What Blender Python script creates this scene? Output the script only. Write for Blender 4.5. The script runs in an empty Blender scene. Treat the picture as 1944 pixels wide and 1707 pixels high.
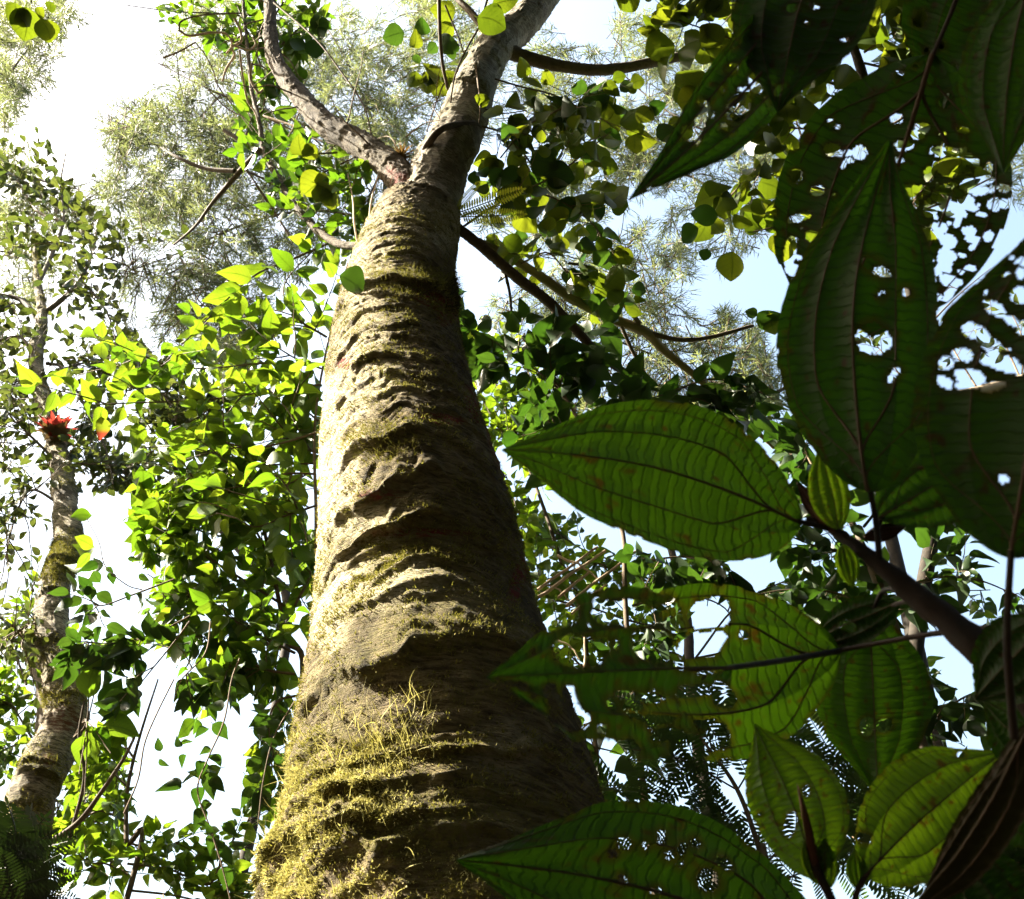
import bpy, math, random
import numpy as np
from mathutils import Vector, Matrix

# ------------------------------------------------------------------ camera, sky, sun, exposure
scene = bpy.context.scene
COL = scene.collection
PITCH = math.radians(50.0)
FPX = 1850.0                      # focal length in pixels of the 1944 x 1707 photograph
CAM = np.array([0.0, 0.0, 1.1])
RIGHT = np.array([1.0, 0.0, 0.0])
FWD = np.array([0.0, math.cos(PITCH), math.sin(PITCH)])
UPV = np.array([0.0, -math.sin(PITCH), math.cos(PITCH)])
cam_data = bpy.data.cameras.new('camera')
cam_data.sensor_width = 36.0
cam_data.lens = FPX / 1944.0 * 36.0
cam_data.clip_start = 0.02
cam_data.clip_end = 3000.0
cam_data.dof.use_dof = True
cam_data.dof.focus_distance = 2.6
cam_data.dof.aperture_fstop = 17.0
cam = bpy.data.objects.new('camera', cam_data)
COL.objects.link(cam)
cam.location = CAM
cam.rotation_euler = (math.radians(90) + PITCH, 0, 0)
scene.camera = cam

SUN_EL, SUN_AZ = math.radians(43), math.radians(-92)       # azimuth from +Y, clockwise positive
world = bpy.data.worlds.new('World')
scene.world = world
world.use_nodes = True
wn = world.node_tree
sky = wn.nodes.new('ShaderNodeTexSky')
sky.sky_type = 'NISHITA'
sky.sun_disc = False
sky.sun_elevation = SUN_EL
sky.sun_rotation = SUN_AZ
sky.dust_density = 6.0
sky.air_density = 2.0
wn.links.new(sky.outputs[0], wn.nodes['Background'].inputs[0])
wn.nodes['Background'].inputs[1].default_value = 0.055
sd = bpy.data.lights.new('sun', 'SUN')
sd.energy = 5.0
sd.angle = math.radians(0.5)
sd.color = (1.0, 0.92, 0.76)
sun = bpy.data.objects.new('sun', sd)
COL.objects.link(sun)
SUNV = np.array([math.cos(SUN_EL) * math.sin(SUN_AZ), math.cos(SUN_EL) * math.cos(SUN_AZ), math.sin(SUN_EL)])
sun.rotation_euler = Vector(SUNV).to_track_quat('Z', 'Y').to_euler()
sun.location = (-20, 0, 30)
vs = scene.view_settings
vs.view_transform = 'Standard'
vs.look = 'None'
vs.gamma = 1.0
vs.use_curve_mapping = False
vs.exposure = 3.1
scene.render.engine = 'CYCLES'
cy = scene.cycles
cy.max_bounces = 5
cy.diffuse_bounces = 3
cy.glossy_bounces = 2
cy.transmission_bounces = 3
cy.transparent_max_bounces = 6
cy.caustics_reflective = False
cy.caustics_refractive = False
cy.use_adaptive_sampling = True
cy.adaptive_threshold = 0.03
cy.use_denoising = True
try:
    cy.denoiser = 'OPENIMAGEDENOISE'
    cy.denoising_prefilter = 'ACCURATE'
except Exception:
    pass

# ------------------------------------------------------------------ helpers
rng = np.random.default_rng(7)


def unit(v):
    v = np.asarray(v, float)
    return v / (np.linalg.norm(v, axis=-1, keepdims=True) + 1e-12)


def P(px, py, d):
    """the point of the place seen at photograph pixel (px, py), d metres deep"""
    return CAM + FWD * d + RIGHT * ((px - 972.0) / FPX * d) + UPV * ((853.5 - py) / FPX * d)


def proj(pts):
    q = np.asarray(pts) - CAM
    z = q @ FWD
    return np.stack([972 + FPX * (q @ RIGHT) / z, 853.5 - FPX * (q @ UPV) / z, z], -1)


def inside(pt, poly):
    x, y = pt
    c = False
    n = len(poly)
    for i in range(n):
        x1, y1 = poly[i]
        x2, y2 = poly[(i + 1) % n]
        if (y1 > y) != (y2 > y) and x < (x2 - x1) * (y - y1) / (y2 - y1) + x1:
            c = not c
    return c


def _hash(ix, iy, iz, seed):
    h = (ix * 374761393 + iy * 668265263 + iz * 2147483647 + seed * 1274126177) & 0xFFFFFFFF
    h = ((h ^ (h >> 13)) * 1274126177) & 0xFFFFFFFF
    h = (h ^ (h >> 16)) & 0xFFFFFFFF
    return h / 4294967295.0


def noise3(p, seed=0):
    p = np.asarray(p, float)
    i = np.floor(p).astype(np.int64)
    f = p - i
    f = f * f * (3 - 2 * f)
    r = 0
    for dx in (0, 1):
        wx = f[..., 0] if dx else 1 - f[..., 0]
        for dy in (0, 1):
            wy = f[..., 1] if dy else 1 - f[..., 1]
            for dz in (0, 1):
                wz = f[..., 2] if dz else 1 - f[..., 2]
                r = r + wx * wy * wz * _hash(i[..., 0] + dx, i[..., 1] + dy, i[..., 2] + dz, seed)
    return r


def fbm(p, seed=0, octv=4):
    p = np.asarray(p, float)
    a, t, s = 0.5, 0.0, 0.0
    for o in range(octv):
        t = t + a * noise3(p, seed + o)
        s += a
        p = p * 2.03 + 17.3
        a *= 0.5
    return t / s


def spline(pts, n):
    """Catmull-Rom through the rows of pts, n samples"""
    pts = np.asarray(pts, float)
    if len(pts) == 2:
        t = np.linspace(0, 1, n)[:, None]
        return pts[0] * (1 - t) + pts[1] * t
    e = np.vstack([2 * pts[0] - pts[1], pts, 2 * pts[-1] - pts[-2]])
    out = []
    m = len(pts) - 1
    for k in range(n):
        g = k / (n - 1) * m
        i = min(int(g), m - 1)
        t = g - i
        p0, p1, p2, p3 = e[i], e[i + 1], e[i + 2], e[i + 3]
        out.append(0.5 * (2 * p1 + (p2 - p0) * t + (2 * p0 - 5 * p1 + 4 * p2 - p3) * t * t + (3 * p1 - p0 - 3 * p2 + p3) * t ** 3))
    return np.array(out)


def frames(path, ref=None):
    path = np.asarray(path)
    t = unit(np.gradient(path, axis=0))
    if ref is None:
        ref = CAM - path[0]
    a = ref - t[0] * (ref @ t[0])
    if np.linalg.norm(a) < 1e-6:
        a = np.array([t[0][1], -t[0][0], 0.1])
    a = unit(a)
    A, B = [], []
    for i in range(len(path)):
        a = unit(a - t[i] * (a @ t[i]))
        A.append(a)
        B.append(np.cross(t[i], a))
    return t, np.array(A), np.array(B)


def mesh_from(name, verts, faces, smooth=True, uv=None):
    me = bpy.data.meshes.new(name)
    verts = np.asarray(verts, np.float32)
    faces = [np.asarray(f) for f in faces] if not isinstance(faces, np.ndarray) else faces
    if isinstance(faces, np.ndarray):
        nf, k = faces.shape
        flat = faces.ravel().astype(np.int32)
        tot = np.full(nf, k, np.int32)
    else:
        flat = np.concatenate(faces).astype(np.int32)
        tot = np.array([len(f) for f in faces], np.int32)
        nf = len(tot)
    me.vertices.add(len(verts))
    me.vertices.foreach_set('co', verts.ravel())
    me.loops.add(len(flat))
    me.loops.foreach_set('vertex_index', flat)
    me.polygons.add(nf)
    me.polygons.foreach_set('loop_start', np.concatenate([[0], np.cumsum(tot)[:-1]]).astype(np.int32))
    me.polygons.foreach_set('loop_total', tot)
    me.polygons.foreach_set('use_smooth', np.full(nf, smooth, bool))
    if uv is not None:
        l = me.uv_layers.new(name='UVMap')
        l.data.foreach_set('uv', np.asarray(uv, np.float32)[flat].ravel())
    me.update(calc_edges=True)
    me.validate()
    return me


def add_attr(me, name, vals):
    a = me.attributes.new(name, 'FLOAT', 'POINT')
    a.data.foreach_set('value', np.asarray(vals, np.float32))


def link(name, me, mat=None, parent=None, mtx=None):
    o = bpy.data.objects.new(name, me)
    COL.objects.link(o)
    if mat is not None and me is not None and not me.materials:
        me.materials.append(mat)
    if parent is not None:
        o.parent = parent
    if mtx is not None:
        o.matrix_basis = mtx
    return o


def thing(name, label, cat, loc, group=None):
    o = bpy.data.objects.new(name, None)
    COL.objects.link(o)
    o.location = loc
    o.empty_display_size = 0.1
    o['label'] = label
    o['category'] = cat
    if group:
        o['group'] = group
    return o


def tube_geo(path, radii, seg=6, rough=0.0, seed=0, cap=True):
    path = np.asarray(path, float)
    n = len(path)
    radii = np.broadcast_to(np.asarray(radii, float), (n,)) if np.ndim(radii) == 0 else np.interp(np.linspace(0, 1, n), np.linspace(0, 1, len(radii)), radii)
    _, A, B = frames(path)
    th = np.linspace(0, 2 * np.pi, seg, endpoint=False)
    d = A[:, None] * np.cos(th)[None, :, None] + B[:, None] * np.sin(th)[None, :, None]
    r = radii[:, None] * np.ones(seg)
    if rough:
        q = path[:, None] + d * radii[:, None, None]
        r = r * (1 + rough * (fbm(q * 0.7 / np.mean(radii), seed, 3) - 0.5) * 2)
    v = (path[:, None] + d * r[..., None]).reshape(-1, 3)
    i = np.arange(n - 1)[:, None] * seg
    j = np.arange(seg)[None]
    j2 = (j + 1) % seg
    f = np.stack([i + j, i + j2, i + seg + j2, i + seg + j], -1).reshape(-1, 4)
    return v, f


def tube_obj(name, path, radii, mat, parent, seg=6, rough=0.0, seed=0):
    v, f = tube_geo(path, radii, seg, rough, seed)
    off = np.array(parent.matrix_world.translation) if parent else np.zeros(3)
    off = world_loc(parent)
    me = mesh_from(name, v - off, f)
    return link(name, me, mat, parent)


def world_loc(o):
    p = np.zeros(3)
    while o is not None:
        p = p + np.array(o.location)
        o = o.parent
    return p


# ------------------------------------------------------------------ materials
class N:
    def __init__(self, name):
        self.m = bpy.data.materials.new(name)
        self.m.use_nodes = True
        self.t = self.m.node_tree
        self.t.nodes.clear()

    def __call__(self, kind, **kw):
        n = self.t.nodes.new('ShaderNode' + kind)
        for k, v in kw.items():
            setattr(n, k, v)
        return n

    def link(self, a, b):
        self.t.links.new(a, b)

    def math(self, op, a, b=None, c=None):
        n = self('Math', operation=op)
        for i, x in enumerate((a, b, c)):
            if x is None:
                continue
            if isinstance(x, (int, float)):
                n.inputs[i].default_value = x
            else:
                self.link(x, n.inputs[i])
        return n.outputs[0]

    def mix(self, fac, a, b, mode='MIX'):
        n = self('Mix', data_type='RGBA', blend_type=mode)
        for s, x in ((n.inputs[0], fac), (n.inputs[6], a), (n.inputs[7], b)):
            if isinstance(x, (int, float)):
                s.default_value = x
            elif isinstance(x, tuple):
                s.default_value = (*x, 1.0)
            else:
                self.link(x, s)
        return n.outputs[2]

    def noise(self, vec, scale, detail=3.0, rough=0.55):
        n = self('TexNoise')
        n.inputs['Scale'].default_value = scale
        n.inputs['Detail'].default_value = detail
        n.inputs['Roughness'].default_value = rough
        if vec is not None:
            self.link(vec, n.inputs['Vector'])
        return n.outputs['Fac']

    def ramp(self, x, lo, hi):
        n = self('MapRange', interpolation_type='SMOOTHSTEP')
        n.inputs[1].default_value = lo
        n.inputs[2].default_value = hi
        self.link(x, n.inputs[0])
        return n.outputs[0]


def leaf_material(name, dif, dif2, trn, trn2, tfac=0.5, rough=0.45, veins=9.0, vstr=0.65, ladder=False, spec=0.4):
    n = N(name)
    out = n('OutputMaterial')
    oi = n('ObjectInfo')
    geo = n('NewGeometry')
    r = n.math('FRACT', n.math('ADD', oi.outputs['Random'], geo.outputs['Random Per Island']))
    uv = n('UVMap')
    sep = n('SeparateXYZ')
    n.link(uv.outputs[0], sep.inputs[0])
    u = sep.outputs[0]
    a = n.math('ABSOLUTE', n.math('MULTIPLY_ADD', sep.outputs[1], 2.0, -1.0))
    if ladder:
        bend = n.math('MULTIPLY_ADD', n.math('MULTIPLY', a, a), 0.035, n.math('MULTIPLY', u, 1.0))
        wob = n.noise(uv.outputs[0], 6.0, 2.0)
        bend = n.math('MULTIPLY_ADD', wob, 0.05, bend)
        bend = n.math('MULTIPLY_ADD', n.noise(uv.outputs[0], 22.0, 2.0), 0.014, bend)
        x = n.math('FRACT', n.math('MULTIPLY', bend, veins))
    else:
        x = n.math('FRACT', n.math('MULTIPLY', n.math('MULTIPLY_ADD', a, -0.28, u), veins))
    tri = n.math('ABSOLUTE', n.math('MULTIPLY_ADD', x, 2.0, -1.0))
    lat = n.ramp(tri, 0.72 if not ladder else 0.62, 1.0)
    mid = n.math('SUBTRACT', 1.0, n.ramp(a, 0.02, 0.09))
    vein = n.math('MAXIMUM', n.math('MULTIPLY', lat, 0.55), mid) if not ladder else n.math('MULTIPLY', lat, 0.9)
    cd = n.mix(r, dif, dif2)
    ct = n.mix(r, trn, trn2)
    if ladder:
        tc = n('TexCoord')
        blot = n.noise(tc.outputs['Object'], 14.0, 3.0)
        ct = n.mix(n.math('MULTIPLY', n.ramp(blot, 0.35, 0.75), 0.7), ct, tuple(c * 0.55 for c in trn))
        fine = n.noise(tc.outputs['Object'], 220.0, 2.0)
        ct = n.mix(n.math('MULTIPLY', n.ramp(fine, 0.35, 0.7), 0.3), ct, trn2)
        ri = n('Attribute', attribute_name='rim')
        ct = n.mix(ri.outputs['Fac'], ct, (trn[1] * 0.45, trn[1] * 0.28, trn[2]))
        cd = n.mix(ri.outputs['Fac'], cd, (dif[1] * 0.9, dif[1] * 0.55, dif[2]))
    ct = n.mix(n.math('MULTIPLY', vein, vstr), ct, tuple(c * 0.25 for c in trn))
    cd = n.mix(n.math('MULTIPLY', vein, vstr * 0.5), cd, tuple(min(1, c * 1.6 + 0.02) for c in dif))
    pb = n('BsdfPrincipled')
    n.link(cd, pb.inputs['Base Color'])
    pb.inputs['Roughness'].default_value = rough
    pb.inputs['Specular IOR Level'].default_value = spec
    tb = n('BsdfTranslucent')
    n.link(ct, tb.inputs['Color'])
    if ladder:
        bp = n('Bump')
        bp.inputs['Strength'].default_value = 0.5
        bp.inputs['Distance'].default_value = 0.002
        n.link(n.math('SUBTRACT', 1.0, vein), bp.inputs['Height'])
        n.link(bp.outputs[0], pb.inputs['Normal'])
        n.link(bp.outputs[0], tb.inputs['Normal'])
    ms = n('MixShader')
    ms.inputs[0].default_value = tfac
    n.link(pb.outputs[0], ms.inputs[1])
    n.link(tb.outputs[0], ms.inputs[2])
    n.link(ms.outputs[0], out.inputs[0])
    return n.m


def bark_material(name, base, dark, mossc, lich=0.5, redc=(0.17, 0.032, 0.02), scale=1.0, bump=0.5):
    n = N(name)
    out = n('OutputMaterial')
    tc = n('TexCoord')
    ob = tc.outputs['Object']
    mp = n('Mapping')
    mp.inputs['Scale'].default_value = (1.0, 1.0, 5.5)
    n.link(ob, mp.inputs[0])
    n1 = n.noise(ob, 7.0 * scale, 5.0, 0.6)
    n2 = n.noise(mp.outputs[0], 16.0 * scale, 5.0, 0.65)
    n3 = n.noise(ob, 90.0 * scale, 4.0, 0.7)
    n4 = n.noise(mp.outputs[0], 45.0 * scale, 4.0, 0.7)
    c = n.mix(n.ramp(n2, 0.40, 0.62), base, dark)
    c = n.mix(n.math('MULTIPLY', n.ramp(n.noise(ob, 3.2 * scale, 4.0, 0.6), 0.50, 0.62), 0.65), c, tuple(x * 0.8 for x in dark))
    c = n.mix(n.math('MULTIPLY', n.ramp(n1, 0.55, 0.7), lich), c, tuple(min(0.75, x * 1.5 + 0.05) for x in base))
    c = n.mix(n.math('MULTIPLY', n.ramp(n4, 0.5, 0.72), 0.6), c, tuple(x * 0.45 for x in dark))
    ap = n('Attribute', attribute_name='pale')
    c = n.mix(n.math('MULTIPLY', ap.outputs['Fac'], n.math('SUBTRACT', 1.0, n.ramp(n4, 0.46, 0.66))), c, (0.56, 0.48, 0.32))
    am = n('Attribute', attribute_name='moss')
    mossf = n.math('MULTIPLY', am.outputs['Fac'], n.ramp(n3, 0.28, 0.62))
    mc = n.mix(n3, tuple(x * 0.55 for x in mossc), tuple(min(1, x * 1.5) for x in mossc))
    c = n.mix(mossf, c, mc)
    ar = n('Attribute', attribute_name='red')
    c = n.mix(n.math('MULTIPLY', ar.outputs['Fac'], n.ramp(n2, 0.42, 0.56)), c, redc)
    pb = n('BsdfPrincipled')
    n.link(c, pb.inputs['Base Color'])
    pb.inputs['Roughness'].default_value = 0.85
    pb.inputs['Specular IOR Level'].default_value = 0.15
    h = n.math('ADD', n.math('MULTIPLY', n3, 0.6), n.math('ADD', n4, n2))
    bp = n('Bump')
    bp.inputs['Strength'].default_value = bump
    bp.inputs['Distance'].default_value = 0.024 / scale
    n.link(h, bp.inputs['Height'])
    n.link(bp.outputs[0], pb.inputs['Normal'])
    n.link(pb.outputs[0], out.inputs[0])
    return n.m


def plain_material(name, c1, c2, scale=30.0, rough=0.8, trans=None, tfac=0.3, spec=0.2):
    n = N(name)
    out = n('OutputMaterial')
    tc = n('TexCoord')
    geo = n('NewGeometry')
    oi = n('ObjectInfo')
    r = n.math('FRACT', n.math('ADD', oi.outputs['Random'], geo.outputs['Random Per Island']))
    f = n.noise(tc.outputs['Object'], scale, 4.0, 0.65)
    c = n.mix(n.ramp(n.math('MULTIPLY_ADD', r, 0.4, n.math('MULTIPLY', f, 0.7)), 0.3, 0.7), c1, c2)
    pb = n('BsdfPrincipled')
    n.link(c, pb.inputs['Base Color'])
    pb.inputs['Roughness'].default_value = rough
    pb.inputs['Specular IOR Level'].default_value = spec
    bp = n('Bump')
    bp.inputs['Strength'].default_value = 0.4
    bp.inputs['Distance'].default_value = 0.004
    n.link(f, bp.inputs['Height'])
    n.link(bp.outputs[0], pb.inputs['Normal'])
    if trans:
        tb = n('BsdfTranslucent')
        tb.inputs[0].default_value = (*trans, 1)
        ms = n('MixShader')
        ms.inputs[0].default_value = tfac
        n.link(pb.outputs[0], ms.inputs[1])
        n.link(tb.outputs[0], ms.inputs[2])
        n.link(ms.outputs[0], out.inputs[0])
    else:
        n.link(pb.outputs[0], out.inputs[0])
    return n.m


M = {}
M['bark'] = bark_material('pale_mossy_bark', (0.20, 0.150, 0.070), (0.065, 0.044, 0.021), (0.115, 0.105, 0.020), 0.4, bump=0.9)
M['limb_bark'] = bark_material('banded_limb_bark', (0.36, 0.33, 0.26), (0.13, 0.10, 0.07), (0.10, 0.095, 0.03), 0.5, scale=1.6)
M['dark_limb_bark'] = bark_material('dark_banded_limb_bark', (0.15, 0.12, 0.085), (0.045, 0.032, 0.022), (0.06, 0.055, 0.018), 0.4, scale=1.6)
M['left_bark'] = bark_material('lichen_spotted_bark', (0.30, 0.25, 0.17), (0.034, 0.025, 0.015), (0.06, 0.058, 0.015), 0.6, redc=(0.13, 0.05, 0.028), scale=1.5)
M['branch'] = plain_material('dark_branch_bark', (0.06, 0.045, 0.03), (0.13, 0.10, 0.07), 40)
M['fern_dark'] = leaf_material('shaded_fern_leaf', (0.006, 0.011, 0.003), (0.012, 0.018, 0.004), (0.004, 0.010, 0.001), (0.010, 0.02, 0.002), 0.25)  # the corner's shade is put into these near-black fern colours
M['dark_bark'] = plain_material('very_dark_bark', (0.018, 0.014, 0.009), (0.045, 0.034, 0.022), 30)  # very dark bark colour for far trunks and branches
M['broad_mid'] = leaf_material('broad_shaded_ribbed_leaf', (0.011, 0.027, 0.004), (0.014, 0.032, 0.005), (0.026, 0.088, 0.002), (0.036, 0.105, 0.0025), 0.48, veins=34, vstr=0.5, ladder=True, rough=0.6, spec=0.2)  # shaded copy of the ribbed leaf, shade put into darker colours
M['broad_bright'] = leaf_material('broad_lit_ribbed_leaf', (0.018, 0.042, 0.006), (0.024, 0.05, 0.008), (0.07, 0.19, 0.003), (0.10, 0.22, 0.004), 0.52, veins=30, vstr=0.55, ladder=True, rough=0.55, spec=0.25)  # lit copy of the ribbed leaf, light put into brighter colours
M['mossy_branch'] = plain_material('mossy_branch_bark', (0.09, 0.08, 0.04), (0.20, 0.17, 0.09), 45)
M['pale_twig'] = plain_material('pale_dry_twig', (0.30, 0.22, 0.14), (0.45, 0.35, 0.24), 30)
M['twig'] = plain_material('thin_brown_twig', (0.07, 0.05, 0.03), (0.14, 0.10, 0.06), 30)
M['climber'] = leaf_material('bright_climber_leaf', (0.06, 0.11, 0.02), (0.09, 0.14, 0.02), (0.098, 0.19, 0.006), (0.17, 0.235, 0.011), 0.52)
M['climber_dark'] = leaf_material('mid_green_climber_leaf', (0.035, 0.075, 0.015), (0.06, 0.10, 0.02), (0.068, 0.155, 0.005), (0.13, 0.205, 0.010), 0.47)
M['round'] = leaf_material('round_yellow_green_leaf', (0.05, 0.085, 0.015), (0.08, 0.11, 0.02), (0.07, 0.11, 0.004), (0.15, 0.175, 0.007), 0.45, veins=6)
M['dark'] = leaf_material('dark_green_leaf', (0.018, 0.04, 0.010), (0.028, 0.052, 0.012), (0.03, 0.08, 0.005), (0.05, 0.10, 0.008), 0.35)
M['small'] = leaf_material('small_leathery_leaf', (0.022, 0.038, 0.015), (0.036, 0.052, 0.018), (0.05, 0.075, 0.011), (0.10, 0.12, 0.018), 0.38, spec=0.4)
M['needle'] = leaf_material('narrow_grey_green_leaf', (0.055, 0.075, 0.04), (0.09, 0.11, 0.055), (0.13, 0.165, 0.055), (0.21, 0.23, 0.075), 0.5, vstr=0.1)
M['pinnate'] = leaf_material('pinnate_leaf', (0.02, 0.04, 0.012), (0.03, 0.05, 0.015), (0.06, 0.14, 0.012), (0.10, 0.18, 0.02), 0.3)
M['fern_yellow'] = leaf_material('sunlit_yellow_fern_leaf', (0.11, 0.12, 0.02), (0.15, 0.15, 0.03), (0.45, 0.46, 0.02), (0.5, 0.48, 0.04), 0.6)  # sunlight on the fork fern put into a bright yellow colour
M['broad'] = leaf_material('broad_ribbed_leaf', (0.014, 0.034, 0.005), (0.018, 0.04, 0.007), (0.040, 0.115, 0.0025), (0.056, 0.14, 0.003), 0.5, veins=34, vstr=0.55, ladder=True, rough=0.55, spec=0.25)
M['broad_dark'] = leaf_material('broad_dark_ribbed_leaf', (0.010, 0.024, 0.004), (0.013, 0.029, 0.005), (0.018, 0.062, 0.0018), (0.026, 0.075, 0.002), 0.44, veins=34, vstr=0.5, ladder=True, rough=0.6, spec=0.2)  # darkest copy of the ribbed leaf, shade put into its colours
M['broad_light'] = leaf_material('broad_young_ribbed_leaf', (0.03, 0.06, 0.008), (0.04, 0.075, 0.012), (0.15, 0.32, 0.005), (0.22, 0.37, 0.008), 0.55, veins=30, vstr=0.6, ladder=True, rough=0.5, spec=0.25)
M['vein'] = plain_material('brown_leaf_vein', (0.03, 0.022, 0.01), (0.05, 0.03, 0.018), 60, 0.7)
M['shrub_stem'] = plain_material('dark_reddish_shrub_stem', (0.006, 0.005, 0.003), (0.016, 0.009, 0.006), 50, 0.75)
M['dead'] = plain_material('brown_dead_leaf', (0.012, 0.011, 0.003), (0.026, 0.02, 0.006), 25, 0.8, (0.03, 0.028, 0.003), 0.3)
M['bud'] = plain_material('pink_leaf_bud', (0.05, 0.022, 0.015), (0.09, 0.04, 0.025), 60, 0.6)
M['moss'] = plain_material('yellow_green_moss', (0.055, 0.055, 0.012), (0.24, 0.21, 0.05), 60, 0.9, (0.2, 0.19, 0.03), 0.25)
M['gold_moss'] = plain_material('golden_hanging_moss', (0.10, 0.095, 0.022), (0.54, 0.49, 0.20), 45, 0.85, (0.34, 0.31, 0.09), 0.3)
M['dark_moss'] = plain_material('dark_hairy_moss', (0.02, 0.016, 0.008), (0.05, 0.04, 0.016), 60, 0.9)
M['red_bromeliad'] = plain_material('red_bromeliad_leaf', (0.30, 0.03, 0.022), (0.16, 0.04, 0.02), 20, 0.5, (0.34, 0.045, 0.03), 0.4)
M['brown_bromeliad'] = plain_material('brown_bromeliad_leaf', (0.06, 0.035, 0.014), (0.11, 0.075, 0.025), 20, 0.6, (0.12, 0.07, 0.02), 0.35)
n_ = N('red_tipped_leaf')
_o, _u, _s = n_('OutputMaterial'), n_('UVMap'), n_('SeparateXYZ')
n_.link(_u.outputs[0], _s.inputs[0])
_c = n_.mix(n_.ramp(_s.outputs[0], 0.45, 0.7), (0.15, 0.19, 0.012), (0.20, 0.035, 0.018))
_t, _d, _m = n_('BsdfTranslucent'), n_('BsdfDiffuse'), n_('MixShader')
n_.link(_c, _t.inputs[0])
n_.link(_c, _d.inputs[0])
n_.link(_d.outputs[0], _m.inputs[1])
n_.link(_t.outputs[0], _m.inputs[2])
n_.link(_m.outputs[0], _o.inputs[0])
M['red_leaf'] = n_.m
M['wood'] = leaf_material('forest_leaf', (0.010, 0.018, 0.006), (0.014, 0.022, 0.007), (0.012, 0.03, 0.005), (0.02, 0.04, 0.006), 0.25)  # leaf colour darkened to stand for the forest's own self-shadow
M['ground'] = plain_material('leaf_litter_ground', (0.016, 0.012, 0.007), (0.035, 0.026, 0.015), 6, 0.95)

# ------------------------------------------------------------------ ground
gs = 400.0
gv, gf = [], []
GN = 60
xs = np.sign(np.linspace(-1, 1, GN)) * np.abs(np.linspace(-1, 1, GN)) ** 3 * gs
gx, gy = np.meshgrid(xs, xs, indexing='ij')
gz = (fbm(np.stack([gx * 0.6, gy * 0.6, gx * 0], -1), 3) - 0.5) * 0.25 - 0.05
gv = np.stack([gx, gy, gz], -1).reshape(-1, 3)
ii, jj = np.meshgrid(np.arange(GN - 1), np.arange(GN - 1), indexing='ij')
gf = np.stack([ii * GN + jj, (ii + 1) * GN + jj, (ii + 1) * GN + jj + 1, ii * GN + jj + 1], -1).reshape(-1, 4)
ground = link('ground', mesh_from('ground', gv, gf), M['ground'])
ground['kind'] = 'structure'
ground['label'] = 'brown leaf littered forest floor under the trees'


# ------------------------------------------------------------------ leaf shapes
def profile(kind, u):
    if kind == 'ovate':
        w = np.sin(np.pi * u ** 0.72) ** 0.9 * (1 - 0.35 * u ** 3)
        return 0.265 * w
    if kind == 'round':
        return 0.44 * np.sin(np.pi * u ** 0.85) ** 0.62 * (1 - 0.25 * u ** 4)
    if kind == 'ellip':
        return 0.19 * np.sin(np.pi * u) ** 0.8
    if kind == 'obov':
        return 0.24 * np.sin(np.pi * u ** 1.25) ** 0.75
    if kind == 'lance':
        return 0.075 * np.sin(np.pi * u ** 0.8) ** 0.9
    return 0.25 * np.sin(np.pi * u)


LEAF = {}


def leaf_mesh(kind, variant, mat):
    key = (kind, variant, mat)
    if key in LEAF:
        return LEAF[key]
    rr = np.random.default_rng(hash((kind, variant)) % 1000 if False else (len(kind) * 31 + variant * 7))
    nu, nv = 8, 2
    u = np.linspace(0, 1, nu + 1)
    w = profile(kind, np.clip(u, 0.004, 0.996))
    bend, fold, twist = rr.uniform(0.02, 0.42), rr.uniform(0.05, 0.75), rr.uniform(-0.5, 0.5)
    w = w * rr.uniform(0.8, 1.12)
    side = rr.uniform(-0.10, 0.10)
    wave = rr.uniform(0, 0.03)
    v, uv = [], []
    for i in range(nu + 1):
        for j in range(nv + 1):
            s = j / nv * 2 - 1
            y = s * w[i]
            z = abs(y) * fold - bend * (u[i] ** 2) + wave * math.sin(u[i] * 11 + s * 2)
            z += y * twist * u[i]
            v.append((0.12 + 0.88 * u[i], y + side * math.sin(math.pi * u[i]), z))
            uv.append((u[i], j / nv))
    f = []
    for i in range(nu):
        for j in range(nv):
            a = i * (nv + 1) + j
            f.append((a, a + nv + 1, a + nv + 2, a + 1))
    k = len(v)
    for (x, y, z) in ((0, -.012, 0), (0, .012, 0), (0.14, .01, 0.0), (0.14, -.01, 0.0)):
        v.append((x, y, z))
        uv.append((0.5, 0.5))
    f.append((k, k + 3, k + 2, k + 1))
    me = mesh_from('leaf_' + kind, np.array(v), np.array(f), True, np.array(uv))
    me.materials.append(M[mat])
    LEAF[key] = (me, np.array(v), np.array(f), np.array(uv))
    return LEAF[key]


def frame_mtx(pos, axis, nrm, size):
    x = unit(axis)
    z = nrm - x * (nrm @ x)
    z = unit(z)
    y = np.cross(z, x)
    m = np.eye(4)
    m[:3, 0] = x * size
    m[:3, 1] = y * size
    m[:3, 2] = z * size
    m[:3, 3] = pos
    return m


def joined(name, mats, kind, mat, parent, variants=7):
    """many small leaves of one plant as one part"""
    if not len(mats):
        return None
    off = world_loc(parent)
    V, F, U, base = [], [], [], 0
    for q in range(variants):
        ms = np.array(mats[q::variants])
        if not len(ms):
            continue
        _, lv, lf, lu = leaf_mesh(kind, q, mat)
        h = np.hstack([lv, np.ones((len(lv), 1))])
        w = np.einsum('nij,kj->nki', ms, h)[..., :3] - off
        V.append(w.reshape(-1, 3))
        F.append((lf[None] + (np.arange(len(ms)) * len(lv))[:, None, None]).reshape(-1, 4) + base)
        U.append(np.tile(lu, (len(ms), 1)))
        base += w.shape[0] * w.shape[1]
    me = mesh_from(name, np.vstack(V), np.vstack(F), True, np.vstack(U))
    o = link(name, me, M[mat], parent)
    o['kind'] = 'stuff'
    return o


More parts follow.
